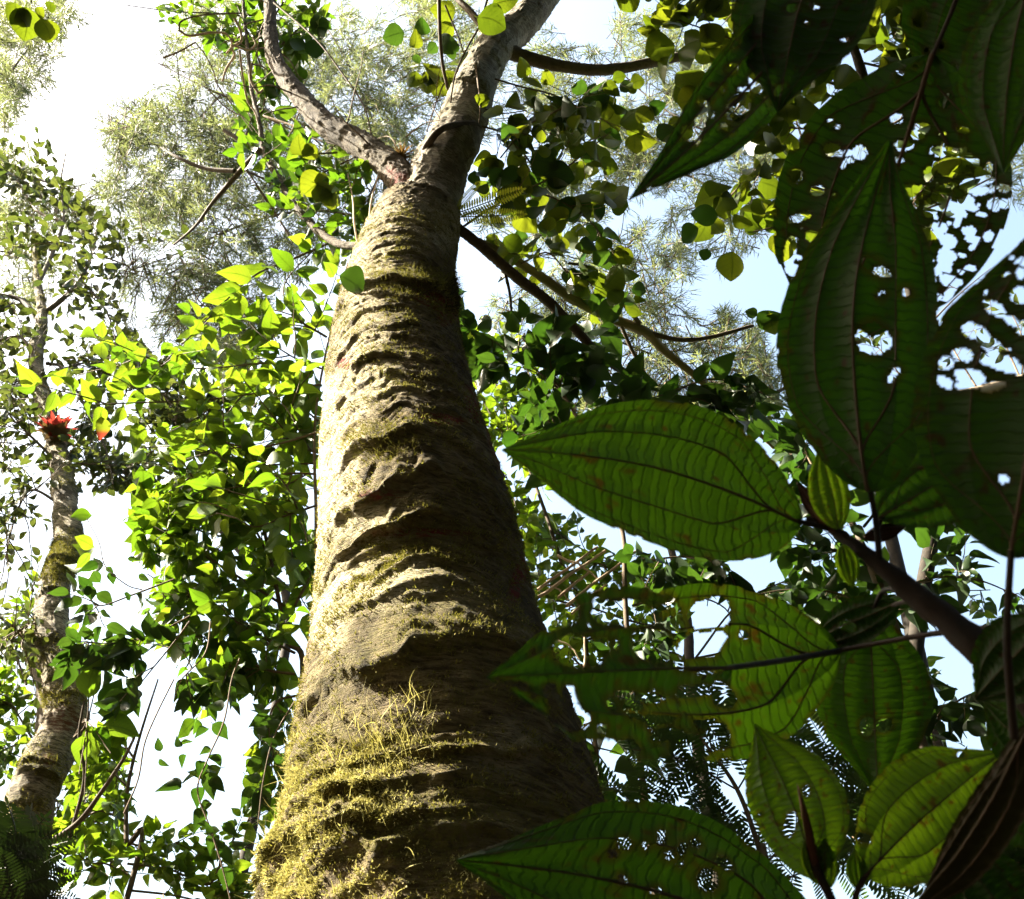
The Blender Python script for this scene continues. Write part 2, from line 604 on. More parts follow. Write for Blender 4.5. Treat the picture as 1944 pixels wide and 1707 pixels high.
# openings where the photograph shows open sky, kept free of leaves
GAPS = [
    [(70, 235), (130, 100), (150, -40), (300, -40), (300, 165), (205, 190), (185, 330), (110, 300)],
    [(230, 470), (300, 470), (345, 600), (300, 690), (265, 640), (225, 560)],
    [(160, 935), (250, 930), (262, 1060), (275, 1120), (215, 1140), (165, 1060)],
    [(265, 1235), (330, 1215), (345, 1300), (315, 1480), (380, 1560), (300, 1560), (245, 1480), (255, 1350)],
    [(425, 1320), (500, 1330), (480, 1440), (425, 1560), (405, 1470)],
    [(630, -20), (760, -20), (755, 70), (690, 75), (640, 50)],
    [(1790, 390), (1880, 350), (1960, 420), (1960, 470), (1800, 600), (1770, 620), (1760, 560)],
    [(1400, 440), (1475, 420), (1478, 560), (1440, 570), (1330, 560), (1300, 540), (1380, 500)],
    [(1180, 420), (1250, 380), (1290, 400), (1250, 480), (1180, 470)],
    [(880, 520), (945, 520), (980, 600), (900, 600)],
    [(1380, 1050), (1480, 1045), (1500, 1100), (1420, 1120)],
    [(1310, 1130), (1400, 1120), (1390, 1260), (1400, 1340), (1300, 1340), (1280, 1270)],
    [(1225, 1375), (1300, 1370), (1310, 1415), (1240, 1415)],
    [(1120, 1400), (1160, 1395), (1190, 1480), (1140, 1490)],
    [(1570, 1200), (1560, 1350), (1500, 1400), (1540, 1250)],
]


def in_gap(pt):
    q = proj(np.asarray(pt)[None])[0]
    for g in GAPS:
        if inside((q[0], q[1]), g):
            return True
    return False


class Plant:
    MAXP = 300

    def __init__(self, name, label, cat, base, group=None, seed=1):
        self.o = thing(name, label, cat, tuple(base), group)
        self.base = np.array(base, float)
        self.r = np.random.default_rng(seed)
        self.leaves = {}

    def tube(self, name, path, radii, mat, seg=6, rough=0.0):
        return tube_obj(name, path, radii, M[mat], self.o, seg, rough, int(self.r.integers(1000)))

    def branch(self, pts, w0, w1, mat='branch', name='branch', n=None, seg=7, rough=0.12, wig=0.0):
        """pts: (px, py, depth); widths in photograph pixels"""
        p3 = np.array([P(*p) for p in pts])
        n = n or max(8, 5 * len(pts))
        path = spline(p3, n)
        if wig:
            s = np.linspace(0, 1, n)[:, None]
            k = self.r.uniform(0, 50, 3)
            path = path + (np.stack([noise3(np.concatenate([s * 9 + k[0], s * 0 + i, s * 0 + k[1]], 1), 5 + i) for i in range(3)], 1) - 0.5) * 2 * wig
        d = np.linspace(pts[0][2], pts[-1][2], n)
        rad = np.linspace(w0, w1, n) * 0.5 * d / FPX
        self.tube(name, path, rad, mat, seg, rough)
        return path

    def leaf(self, kind, mat, pos, axis, nrm, size, force=False):
        if not force and in_gap(np.asarray(pos) + unit(axis) * size * 0.5):
            return
        if isinstance(mat, tuple):
            mat = mat[int(self.r.integers(len(mat)))]
        self.leaves.setdefault((kind, mat), []).append(frame_mtx(np.asarray(pos, float), np.asarray(axis, float), np.asarray(nrm, float), size))

    def leafpx(self, kind, mat, b, t, d, dt=0.0, roll=0.0, force=True):
        """a leaf laid from base pixel b to tip pixel t at depth d"""
        p0, p1 = P(b[0], b[1], d), P(t[0], t[1], d + dt)
        ax = p1 - p0
        L = np.linalg.norm(ax)
        n = unit(p0 - CAM) + np.array([0, 0, 0.3])
        n = n - unit(ax) * (n @ unit(ax))
        sd_ = np.cross(unit(ax), unit(n))
        n = unit(n) * math.cos(roll) + sd_ * math.sin(roll)
        self.leaf(kind, mat, p0, ax, n, L, force)

    def spray(self, p0, dirv, length, nodes, lsize, kind, mat, opposite=True, twig='twig', droop=0.25, tw=0.0022, tname='twig', nbias=0.75, spread=0.55):
        r = self.r
        k = 6
        dirv = unit(dirv)
        path = [np.array(p0, float)]
        dv = dirv.copy()
        for i in range(k):
            dv = unit(dv + r.normal(0, 0.10, 3) + np.array([0, 0, -droop / k]))
            path.append(path[-1] + dv * length / k)
        path = spline(np.array(path), 9)
        if twig and not in_gap(path[-1]):
            self.tube(tname, path, [tw, tw * 0.45], twig, 4)
        tt, A, B = frames(path)
        for q in range(nodes):
            s = (q + 0.7) / nodes * (len(path) - 1.001)
            i = int(s)
            pos = path[i] + (path[i + 1] - path[i]) * (s - i)
            t = tt[i]
            n = unit(FWD * nbias + np.array([0, 0, 0.35]) + r.normal(0, spread, 3))
            sd_ = unit(np.cross(n, t))
            sg = [1, -1] if opposite else [1 if q % 2 else -1]
            for g in sg:
                ax = unit(t * r.uniform(0.25, 0.8) + sd_ * g + np.array([0, 0, -0.25]) + r.normal(0, 0.2, 3))
                self.leaf(kind, mat, pos, ax, unit(n + r.normal(0, 0.25, 3)), lsize * r.uniform(0.7, 1.2))
        n = unit(FWD * nbias + np.array([0, 0, 0.3]) + r.normal(0, spread, 3))
        self.leaf(kind, mat, path[-1], tt[-1] + r.normal(0, 0.15, 3), n, lsize * r.uniform(0.7, 1.1))
        return path

    def sprays(self, path, n, lpx, nodes, leafpx, kind, mat, t0=0.1, t1=1.0, bias=(0, 0, 0), sub=0, **kw):
        for q in range(n):
            s = self.r.uniform(t0, t1)
            i = min(int(s * (len(path) - 1)), len(path) - 2)
            p = path[i] + (path[i + 1] - path[i]) * (s * (len(path) - 1) - i)
            d = (p - CAM) @ FWD
            t = unit(path[i + 1] - path[i])
            dv = unit(t * 0.5 + unit(self.r.normal(0, 1, 3)) * 0.9 + np.array(bias))
            L = self.r.uniform(*lpx) * d / FPX
            sp = self.spray(p, dv, L, int(self.r.integers(nodes[0], nodes[1] + 1)), self.r.uniform(*leafpx) * d / FPX, kind, mat, **kw)
            for e in range(sub):
                k = int(self.r.integers(2, len(sp) - 1))
                dv2 = unit(unit(self.r.normal(0, 1, 3)) + dv * 0.6 + np.array(bias))
                self.spray(sp[k], dv2, L * self.r.uniform(0.4, 0.8), int(self.r.integers(nodes[0], nodes[1] + 1)), self.r.uniform(*leafpx) * d / FPX, kind, mat, **kw)

    def finish(self):
        left = self.MAXP
        tot = sum(len(v) for v in self.leaves.values())
        for (kind, mat), ms in self.leaves.items():
            ms = np.array(ms)
            pr = proj(ms[:, :3, 3])
            sz = np.linalg.norm(ms[:, :3, 0], axis=1) / np.maximum(pr[:, 2], 0.1)
            seen = (pr[:, 0] > -60) & (pr[:, 0] < 2000) & (pr[:, 1] > -60) & (pr[:, 1] < 1767) & (pr[:, 2] > 0)
            order = np.argsort(-(sz * (1 + 10 * seen)))
            share = int(round(self.MAXP * len(ms) / max(tot, self.MAXP)))
            share = min(share, int(seen.sum()) if seen.sum() > 0 else 0)
            for q, i in enumerate(order[:share]):
                me = leaf_mesh(kind, q % 7, mat)[0]
                m = ms[i].copy()
                m[:3, 3] -= self.base
                link('leaf', me, None, self.o, Matrix(m.tolist()))
            rest = [ms[i] for i in order[share:]]
            joined('foliage', rest, kind, mat, self.o)


# ------------------------------------------------------------------ barked trunks and limbs
def bark_tube(path, radii, nseg, ridges, seed, band=0.012, lump=0.05, bandfreq=22.0, front=0.62):
    """rings along path with overhanging bark lips; returns verts, faces, moss and lip values"""
    n = len(path)
    t, A, B = frames(path)
    s = np.concatenate([[0], np.cumsum(np.linalg.norm(np.diff(path, axis=0), axis=1))])
    nf = int(nseg * front)
    th = np.concatenate([np.linspace(-1.75, 1.75, nf, endpoint=False), np.linspace(1.75, 2 * np.pi - 1.75, nseg - nf, endpoint=False)])
    d = A[:, None] * np.cos(th)[None, :, None] + B[:, None] * np.sin(th)[None, :, None]
    R = radii[:, None]
    q = path[:, None] + d * R[..., None]
    S = s[:, None] * np.ones_like(th)[None]
    TH = ((th + np.pi) % (2 * np.pi) - np.pi)[None] * np.ones_like(s)[:, None]
    disp = lump * R * (fbm(q * 2.2 / np.mean(radii) * 0.25, seed, 3) - 0.5) * 2
    wob = (fbm(np.stack([np.cos(TH) * 2.4, np.sin(TH) * 2.4, S * 2.0], -1), seed + 5, 3) - 0.5) * 0.16 * np.mean(radii) / 0.28
    moss = np.zeros_like(disp)
    lipm = np.zeros_like(disp)
    for (s0, th0, wth, amp, h, tilt) in ridges:
        ang = (TH - th0 + np.pi) % (2 * np.pi) - np.pi
        win = np.clip(1 - (ang / wth) ** 2, 0, 1)
        dz = S + wob - s0 - tilt * ang
        pr = np.where(dz > 0, np.exp(-np.clip(dz, 0, 9) / h), np.exp(np.clip(dz, -9, 0) / (0.10 * h)))
        wn_ = np.clip(0.35 + 1.3 * fbm(np.stack([np.cos(th) * 4, np.sin(th) * 4, th * 0 + s0 * 9], -1), seed + 60, 3) - 0.1, 0, 1.3)[None]
        disp = disp + amp * win * pr * wn_
        moss = np.maximum(moss, win * np.where(dz > -0.02, np.exp(-np.abs(dz) / (1.5 * h)), 0))
        lipm = np.maximum(lipm, win * np.where(dz < 0, np.exp(dz / (0.8 * h)), 0))
    # small irregular bands
    ph = S * bandfreq + 3 * wob * bandfreq + 5.5 * fbm(np.stack([np.cos(TH) * 3, np.sin(TH) * 3, S * 5], -1), seed + 9, 3)
    saw = ph - np.floor(ph)
    kk = np.floor(ph)
    amt = _hash(kk.astype(np.int64), (TH * 2.3 + kk * 1.7).astype(np.int64), np.zeros_like(kk, dtype=np.int64), seed)
    prof = np.where(saw > 0.12, (1 - saw) / 0.88, saw / 0.12)
    patch = np.clip((fbm(np.stack([np.cos(TH) * 3, np.sin(TH) * 3, S * 6], -1), seed + 20, 2) - 0.35) * 3, 0, 1)
    disp = disp + band * prof * patch * (0.3 + 1.2 * fbm(np.stack([np.cos(TH) * 6, np.sin(TH) * 6, S * 14], -1), seed + 22, 2))
    sc = np.mean(radii) / 0.28
    fine = fbm(np.stack([np.cos(TH) * 7, np.sin(TH) * 7, S * 75 / sc + wob * 90], -1), seed + 30, 4) - 0.5
    lum = fbm(q * 34 / sc, seed + 33, 3) - 0.5
    disp = disp + (fine * 0.017 + lum * 0.007) * sc
    v = path[:, None] + d * (R + disp)[..., None]
    i = np.arange(n - 1)[:, None] * nseg
    j = np.arange(nseg)[None]
    j2 = (j + 1) % nseg
    f = np.stack([i + j, i + j2, i + nseg + j2, i + nseg + j], -1).reshape(-1, 4)
    moss = np.clip(moss * 0.8 + np.clip((fbm(q * 5, seed + 40, 4) - 0.42) * 3.2, 0, 0.9), 0, 1)
    return v, f, moss, lipm, d, S, TH


# main trunk, from the ground up: (py, centre px, width px, diameter)
TK = [(1700, 850, 655, 0.78), (1550, 845, 580, 0.73), (1400, 830, 535, 0.695), (1200, 810, 424, 0.64), (1000, 793, 384, 0.61),
      (800, 762, 304, 0.565), (700, 753, 258, 0.54), (600, 751, 224, 0.515), (500, 770, 186, 0.475), (440, 786, 166, 0.45)]
axis, rad = [], []
for (py, px, w, dm) in TK:
    dd = dm * FPX / w
    axis.append(P(px, py, dd))
    rad.append(dm * 0.5)
axis = np.array(axis)
rad = np.array(rad)
o_ = np.argsort(axis[:, 2])
axis, rad = axis[o_], rad[o_]
# smooth the y wander of the axis (a straight bole)
ky = np.polyfit(axis[:, 2], axis[:, 1], 1)
ynew = np.polyval(ky, axis[:, 2])
scale_d = []
foot = axis[0] + np.array([0.02, 0, -axis[0][2]])
foot[1] = np.polyval(ky, 0.0)
for a_, y_ in zip(axis, ynew):
    a_[1] = 0.5 * a_[1] + 0.5 * y_
zk = np.concatenate([[-0.1, 0.5], axis[:, 2], [axis[-1][2] + 0.12]])
xk = np.concatenate([[foot[0], foot[0]], axis[:, 0], [axis[-1][0] + 0.02]])
yk = np.concatenate([[foot[1], foot[1]], axis[:, 1], [axis[-1][1] - 0.0]])
rk = np.concatenate([[0.55, 0.46], rad, [rad[-1] * 0.97]])
ztop = zk[-1]
zz = np.concatenate([np.linspace(-0.1, 1.6, 70, endpoint=False), np.linspace(1.6, ztop, 440)])


def sm(xk_, yk_, x):
    y = np.interp(x, xk_, yk_)
    k = 15
    yp = np.pad(y, k, mode='edge')
    return np.convolve(yp, np.ones(2 * k + 1) / (2 * k + 1), 'valid')


tpath = np.stack([sm(zk, xk, zz), sm(zk, yk, zz), zz], -1)
trad = sm(zk, rk, zz)
for k_, f_ in ((1, 0.02), (2, 0.55), (3, 0.86), (4, 0.97)):
    trad[-k_] *= f_
main = thing('mossy_tree', 'tall mossy tree with thick ringed trunk forking high up in the centre', 'tree', (float(foot[0]), float(foot[1]), 0.0))
MAINLOC = world_loc(main)
_s = np.concatenate([[0], np.cumsum(np.linalg.norm(np.diff(tpath, axis=0), axis=1))])


def px_to_s(py, px):
    pr = proj(tpath + unit((CAM - tpath) * np.array([1, 1, 0])) * trad[:, None])
    i = int(np.argmin(np.abs(pr[:, 1] - py)))
    c = proj(tpath[i][None])[0]
    hw = trad[i] * FPX / c[2]
    x = np.clip((px - c[0]) / hw, -0.98, 0.98)
    return _s[i], math.asin(x), i


# sign of theta on screen
_t, _A, _B = frames(tpath)
SG = 1.0 if _B[200] @ RIGHT > 0 else -1.0
ridges = []
# (px, py, half angle, overhang, height, tilt): the bark lips one sees on the trunk
for (px, py, wth, amp, h, tl) in [
        (760, 470, 0.9, 0.020, 0.05, 0.02), (770, 450, 0.8, 0.022, 0.04, 0.0), (790, 425, 1.0, 0.018, 0.05, 0.0), (770, 487, 0.8, 0.022, 0.04, 0.02),
        (770, 542, 1.6, 0.045, 0.12, 0.03), (740, 575, 1.2, 0.018, 0.05, 0.03), (720, 600, 1.1, 0.022, 0.06, 0.06), (700, 640, 0.9, 0.025, 0.07, 0.05),
        (740, 655, 0.8, 0.020, 0.05, 0.0), (750, 690, 0.9, 0.028, 0.07, 0.0), (690, 690, 0.5, 0.015, 0.05, 0.0), (760, 725, 1.0, 0.022, 0.06, 0.0), (770, 760, 1.0, 0.018, 0.05, 0.0),
        (800, 790, 1.2, 0.020, 0.06, -0.02), (725, 845, 0.62, 0.040, 0.11, 0.0), (800, 850, 0.9, 0.02, 0.05, 0.0), (735, 912, 0.72, 0.060, 0.06, 0.02),
        (740, 975, 0.85, 0.060, 0.07, 0.05), (820, 975, 0.6, 0.025, 0.05, 0.0), (700, 1010, 0.6, 0.020, 0.05, 0.03), (800, 1060, 1.0, 0.016, 0.06, 0.0), (790, 1095, 0.9, 0.022, 0.05, 0.0),
        (850, 1110, 0.7, 0.018, 0.05, 0.0), (760, 1150, 0.9, 0.034, 0.08, 0.03), (830, 1165, 0.7, 0.02, 0.05, 0.0), (790, 1235, 1.3, 0.060, 0.13, 0.0),
        (650, 1345, 0.6, 0.035, 0.07, 0.0), (830, 1395, 0.8, 0.02, 0.05, 0.0), (900, 1405, 0.7, 0.02, 0.04, 0.0),
        (700, 1500, 0.7, 0.05, 0.08, 0.0), (640, 1420, 0.5, 0.04, 0.10, 0.0), (720, 1590, 0.6, 0.035, 0.07, 0.0), (600, 1560, 0.7, 0.05, 0.10, 0.0), (880, 1540, 0.8, 0.02, 0.06, 0.0),
        (760, 1650, 0.8, 0.03, 0.06, 0.0), (950, 1300, 0.7, 0.012, 0.05, 0.0), (930, 1000, 0.7, 0.012, 0.05, 0.0), (880, 900, 0.6, 0.012, 0.05, 0.0)]:
    s0, t0, _ = px_to_s(py, px)
    ridges.append((s0, SG * t0, wth, amp * 0.62, h, SG * tl + 0.03 * math.sin(px * 1.7 + py)))
tv, tf, tmoss, tlip, tdir, TS, TTH = bark_tube(tpath, trad, 300, ridges, 11, band=0.006, lump=0.05, bandfreq=17)
_p = proj(tv.reshape(-1, 3)).reshape(tv.shape[0], tv.shape[1], 3)
_g = np.clip(1.3 - ((_p[..., 0] - 590) / 200) ** 2 - ((_p[..., 1] - 1610) / 200) ** 2, 0, 1)
_c = np.clip(fbm(tv * 16, 95, 3) - 0.35, 0, 1)
tv = tv + tdir * (_g * _c * 0.06)[..., None]
pr = proj(tv.reshape(-1, 3))
red = np.zeros(len(pr))
for (cx, cy, rx, ry, rot) in [(825, 572, 52, 16, 0.5), (850, 598, 18, 22, 0.6), (835, 795, 50, 10, 0.12), (655, 690, 16, 12, 0), (720, 940, 50, 9, 0.0),
                              (790, 1012, 100, 8, 0.0), (985, 1100, 14, 50, 0.3), (940, 850, 10, 50, -0.3), (900, 770, 14, 40, -0.4)]:
    c_, s_ = math.cos(rot), math.sin(rot)
    dx, dy = pr[:, 0] - cx, pr[:, 1] - cy
    a_ = (dx * c_ + dy * s_) / rx
    b_ = (-dx * s_ + dy * c_) / ry
    red = np.maximum(red, np.clip(1.5 - 1.1 * (a_ ** 2 + b_ ** 2), 0, 1))
# moss grows thick low on the trunk and on its sunny side
zrow = tv[..., 2].ravel()
mossv = np.clip(tmoss.ravel() * (0.45 + 0.55 * np.clip((3.2 - zrow) / 1.6, 0, 1)) + 0.5 * np.clip((2.0 - zrow) / 0.7, 0, 1), 0, 1)
pale = np.zeros(len(pr))  # bare pale bark, plus sun on the left rim put into the colour
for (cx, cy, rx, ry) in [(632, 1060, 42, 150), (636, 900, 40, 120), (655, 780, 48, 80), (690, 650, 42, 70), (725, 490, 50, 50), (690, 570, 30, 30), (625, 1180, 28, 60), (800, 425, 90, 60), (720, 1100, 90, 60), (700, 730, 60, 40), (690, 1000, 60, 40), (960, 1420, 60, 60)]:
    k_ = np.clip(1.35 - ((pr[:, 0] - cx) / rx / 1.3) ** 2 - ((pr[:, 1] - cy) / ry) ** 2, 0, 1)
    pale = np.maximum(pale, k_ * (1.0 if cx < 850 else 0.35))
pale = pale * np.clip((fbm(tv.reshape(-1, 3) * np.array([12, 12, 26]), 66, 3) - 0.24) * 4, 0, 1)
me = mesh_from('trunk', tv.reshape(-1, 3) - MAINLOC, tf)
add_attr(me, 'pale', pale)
add_attr(me, 'moss', mossv)
add_attr(me, 'red', red)
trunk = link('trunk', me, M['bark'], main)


def rim_cap(center, r, up):
    pass


def limb(name, pts, widths, mat, parent, seed, nseg=60, nring=160, band=0.25, freq=None, red_at=None, lumps=0.08, moss_amt=0.5, ridge_n=0, amp=0.1):
    p3 = np.array([P(*p) for p in pts])
    path = spline(p3, nring)
    dep = np.array([p[2] for p in pts])
    wd = np.interp(np.linspace(0, 1, nring), np.linspace(0, 1, len(pts)), np.array(widths) * dep / FPX * 0.5)
    k = 5
    wd = np.convolve(np.pad(wd, k, mode='edge'), np.ones(2 * k + 1) / (2 * k + 1), 'valid')
    L = np.sum(np.linalg.norm(np.diff(path, axis=0), axis=1))
    rr = np.random.default_rng(seed)
    m = np.mean(wd)
    rid = [(rr.uniform(0, L), rr.uniform(-1.6, 1.6), rr.uniform(0.6, 1.6), m * amp * rr.uniform(0.5, 1.5), m * rr.uniform(0.2, 0.5), rr.uniform(-0.15, 0.15) * m) for _ in range(ridge_n)]
    v, f, ms, lip, d_, _, _ = bark_tube(path, wd, nseg, rid, seed, band=m * band, lump=lumps, bandfreq=freq or 0.9 / m)
    vv = v.reshape(-1, 3)
    me = mesh_from(name, vv - world_loc(parent), f)
    add_attr(me, 'moss', ms.ravel() * moss_amt)
    rd = np.zeros(len(vv))
    if red_at:
        q = proj(vv)
        for (cx, cy, r0) in red_at:
            rd = np.maximum(rd, np.clip(1.4 - np.hypot(q[:, 0] - cx, q[:, 1] - cy) / r0, 0, 1))
    add_attr(me, 'red', rd)
    return link(name, me, M[mat], parent), path, v, d_, ms


DM = 5.15
# shoulder of the trunk under the fork, a flat sunlit ledge
limb('limb', [(800, 470, 4.95), (805, 430, 5.1), (812, 405, 5.25), (818, 380, 5.35), (838, 310, 5.55), (868, 255, 5.8), (893, 190, 6.1), (915, 130, 6.45), (945, 85, 6.8), (990, 45, 7.1), (1030, 0, 7.5), (1085, -90, 8.2), (1120, -220, 9.2)],
     [140, 130, 120, 111, 101, 93, 83, 74, 68, 60, 54, 46, 34], 'limb_bark', main, 21, nseg=96, nring=300, band=0.10, lumps=0.06, ridge_n=26, amp=0.13, moss_amt=0.6)
_, lpath, lv_, ld_, lm_ = limb('limb', [(800, 395, 5.3), (772, 350, 5.4), (740, 315, 5.55), (690, 278, 5.75), (620, 236, 6.0), (575, 190, 6.25), (540, 145, 6.5), (520, 105, 6.75), (513, 60, 7.0), (512, 0, 7.4), (500, -90, 8.0), (470, -200, 9.0)],
                               [66, 64, 55, 48, 43, 37, 32, 27, 23, 20, 16, 11], 'dark_limb_bark', main, 23, nseg=56, nring=260, band=0.22, freq=13, red_at=[(757, 342, 16), (742, 322, 9)], ridge_n=26, amp=0.16, moss_amt=0.4)
limb('limb', [(740, 500, 5.0), (690, 470, 5.35), (640, 462, 5.6), (590, 425, 5.9), (548, 372, 6.2), (520, 325, 6.5), (500, 280, 6.7), (492, 230, 6.9), (478, 170, 7.2), (470, 90, 7.6), (462, 10, 8.0), (455, -80, 8.5)],
     [20, 16, 14, 13, 12, 11, 10, 8, 7, 6, 5, 4], 'dark_limb_bark', main, 25, nseg=28, nring=180, band=0.3, lumps=0.25, ridge_n=30, amp=0.35)
limb('limb', [(955, 92, 6.75), (985, 105, 6.8), (1060, 125, 6.8), (1150, 133, 6.9), (1250, 116, 7.0), (1340, 97, 7.1), (1430, 80, 7.2), (1560, 40, 7.4)],
     [30, 26, 22, 20, 18, 15, 14, 10], 'branch', main, 27, nseg=20, nring=110, band=0.2)
limb('limb', [(945, 95, 6.7), (925, 62, 6.75), (895, 25, 6.85), (862, -10, 7.0), (820, -70, 7.3)], [18, 16, 13, 11, 8], 'branch', main, 29, nseg=16, nring=60)
limb('limb', [(850, 425, 5.2), (885, 445, 5.15), (940, 490, 5.1), (985, 530, 5.1), (1040, 572, 5.1), (1090, 622, 5.1), (1130, 665, 5.1), (1175, 700, 5.1), (1240, 730, 5.1)],
     [20, 20, 18, 20, 19, 17, 15, 14, 10], 'branch', main, 31, nseg=20, nring=110, band=0.25, ridge_n=10, amp=0.3)
limb('limb', [(850, 428, 5.25), (900, 455, 5.3), (960, 485, 5.4), (1020, 520, 5.5), (1080, 562, 5.6), (1150, 600, 5.7), (1225, 630, 5.8), (1260, 665, 5.9), (1330, 722, 6.0), (1400, 785, 6.2), (1470, 850, 6.4)],
     [14, 15, 15, 17, 18, 18, 19, 14, 11, 9, 6], 'mossy_branch', main, 33, nseg=20, nring=120, band=0.3, ridge_n=14, amp=0.35)
for k_, (pts, w) in enumerate([
        ([(1225, 630, 5.8), (1290, 645, 5.85), (1350, 640, 5.9), (1430, 618, 6.0)], [10, 9, 8, 6]),
        ([(1140, 520, 5.6), (1175, 565, 5.65), (1215, 615, 5.75)], [7, 8, 9]),
        ([(1080, 500, 5.3), (1110, 505, 5.4), (1140, 525, 5.6)], [5, 6, 7]),
        ([(1180, 620, 5.7), (1200, 665, 5.7), (1230, 720, 5.7)], [7, 7, 6]),
        ([(960, 520, 5.1), (968, 560, 5.15), (972, 610, 5.2)], [6, 5, 4]),
        ([(905, 150, 6.2), (915, 190, 6.1), (912, 240, 5.9)], [10, 9, 7]),
        ([(495, 285, 6.7), (470, 310, 6.8), (430, 355, 6.9), (400, 390, 7.0), (370, 430, 7.2), (330, 465, 7.4)], [12, 11, 9, 7, 5, 3]),
        ([(500, 288, 6.7), (470, 275, 6.7), (425, 247, 6.8)], [9, 9, 7]),
        ([(445, 325, 6.85), (390, 320, 7.0), (340, 300, 7.1), (305, 280, 7.3)], [9, 8, 6, 3])]):
    limb('limb', pts, w, 'branch', main, 40 + k_, nseg=12, nring=40, band=0.2)
_lp = spline(np.array([P(733, 405, 5.02), P(745, 400, 4.98), P(775, 397, 4.96), P(805, 396, 4.98), P(826, 399, 5.02)]), 20)
tube_obj('bark_ledge', _lp, [0.004, 0.011, 0.013, 0.010, 0.003], M['pale_twig'], main, 8, 0.2, 3)
# dark sunken girdle where a vine has cut the right limb
girdle = main
for (pts, w) in [([(800, 300, 5.45), (812, 275, 5.4), (835, 248, 5.4), (868, 236, 5.55), (905, 238, 5.75), (912, 262, 5.85)], 15),
                 ([(884, 118, 6.35), (905, 112, 6.3), (930, 112, 6.35), (946, 122, 6.5)], 9)]:
    path = spline(np.array([P(*p) for p in pts]), 30)
    tube_obj('vine_girdle', path, np.linspace(w, w * 0.7, 30) * 0.5 * 5.6 / FPX, M['branch'], main, 7, 0.2, 3)

# ------------------------------------------------------------------ moss on the trunk
tvn = tv
nr, nsg = tv.shape[:2]
# vertex normals, roughly
du = np.gradient(tv, axis=0)
dvv = np.roll(tv, -1, axis=1) - np.roll(tv, 1, axis=1)
nrm = unit(np.cross(dvv, du))
flip = np.sign(np.sum(nrm * tdir, -1, keepdims=True))
nrm = nrm * flip
prg = proj(tv.reshape(-1, 3)).reshape(nr, nsg, 3)
facing = np.sum(nrm * unit(CAM - tv), -1) > -0.35
mv = mossv.reshape(nr, nsg)


def tufts(count, weight, lmin, lmax, wid, name, mat, segs=2, up=0.3, curl=0.3, parent=main, verts=tv, norms=nrm, seed=3):
    r = np.random.default_rng(seed)
    w = np.clip(weight, 0, None).ravel()
    w = w / w.sum()
    idx = r.choice(len(w), count, p=w)
    base = verts.reshape(-1, 3)[idx] + r.normal(0, 0.004, (count, 3))
    nn = norms.reshape(-1, 3)[idx]
    base = base - nn * 0.003
    d = unit(nn + r.normal(0, 0.55, (count, 3)) + np.array([0, 0, up]))
    L = r.uniform(lmin, lmax, count)[:, None] * r.uniform(0.6, 1.0, count)[:, None]
    side = unit(np.cross(d, r.normal(0, 1, (count, 3)))) * wid
    cv = unit(r.normal(0, 1, (count, 3))) * curl
    pts = [base]
    dd = d.copy()
    for k in range(segs):
        pts.append(pts[-1] + dd * L / segs)
        dd = unit(dd + cv / segs + np.array([0, 0, -0.15 / segs]))
    V = []
    for k, p in enumerate(pts):
        t = 1 - k / segs * 0.85
        V += [p - side * t, p + side * t]
    V = np.stack(V, 1)
    K = V.shape[1]
    fl = np.array([(2 * k, 2 * k + 1, 2 * k + 3, 2 * k + 2) for k in range(segs)])
    F = (fl[None] + (np.arange(count) * K)[:, None, None]).reshape(-1, 4)
    me = mesh_from(name, V.reshape(-1, 3) - world_loc(parent), F, False)
    o = link(name, me, M[mat], parent)
    o['kind'] = 'stuff'
    return o


area = trad[:, None] * np.ones(nsg)[None]
rowgap = np.gradient(zz)[:, None]
colw = np.concatenate([np.full(int(300 * 0.62), 3.5 / int(300 * 0.62)), np.full(300 - int(300 * 0.62), (2 * np.pi - 3.5) / (300 - int(300 * 0.62)))])[None]
cell = area * rowgap * colw
vis = facing & (prg[..., 1] > 380) & (prg[..., 1] < 1800)
patchy = np.clip((fbm(tv * 9, 77, 3) - 0.40) * 5, 0, 1)
crumb = np.clip((fbm(tv * 40, 78, 2) - 0.42) * 6, 0, 1)
tufts(80000, cell * vis * (0.15 + mv ** 1.2) * (0.10 + patchy) * (0.1 + crumb), 0.004, 0.014, 0.0015, 'moss', 'moss', 2, 0.3, 0.6)


def blob(cx, cy, rx, ry):
    return np.clip(1.3 - ((prg[..., 0] - cx) / rx) ** 2 - ((prg[..., 1] - cy) / ry) ** 2, 0, 1)


lumpw = blob(720, 840, 80, 40) + 0.8 * blob(790, 535, 90, 28) + 0.7 * blob(840, 575, 30, 40)
tufts(9000, cell * vis * lumpw, 0.012, 0.030, 0.0010, 'moss', 'moss', 3, 0.2, 0.7, seed=5)
goldw = blob(600, 1620, 190, 190) + 0.9 * blob(640, 1440, 110, 60) + 0.5 * blob(765, 1420, 45, 70) + 0.5 * blob(780, 1670, 160, 60)
goldw = goldw * (0.06 + np.clip((fbm(tv * 11, 91, 3) - 0.42) * 6, 0, 1)) * (0.12 + np.clip((fbm(tv * 32, 93, 2) - 0.42) * 5, 0, 1))
tufts(44000, cell * vis * goldw, 0.003, 0.013, 0.0018, 'moss', 'gold_moss', 3, 0.2, 1.3, seed=6)
tufts(420, cell * vis * goldw, 0.03, 0.07, 0.0012, 'moss', 'gold_moss', 6, 0.35, 1.6, seed=8)
gl = blob(650, 1410, 80, 50) + blob(770, 1390, 60, 70)
tufts(170, cell * vis * gl, 0.05, 0.11, 0.0013, 'moss', 'gold_moss', 7, 0.9, 1.5, seed=9)
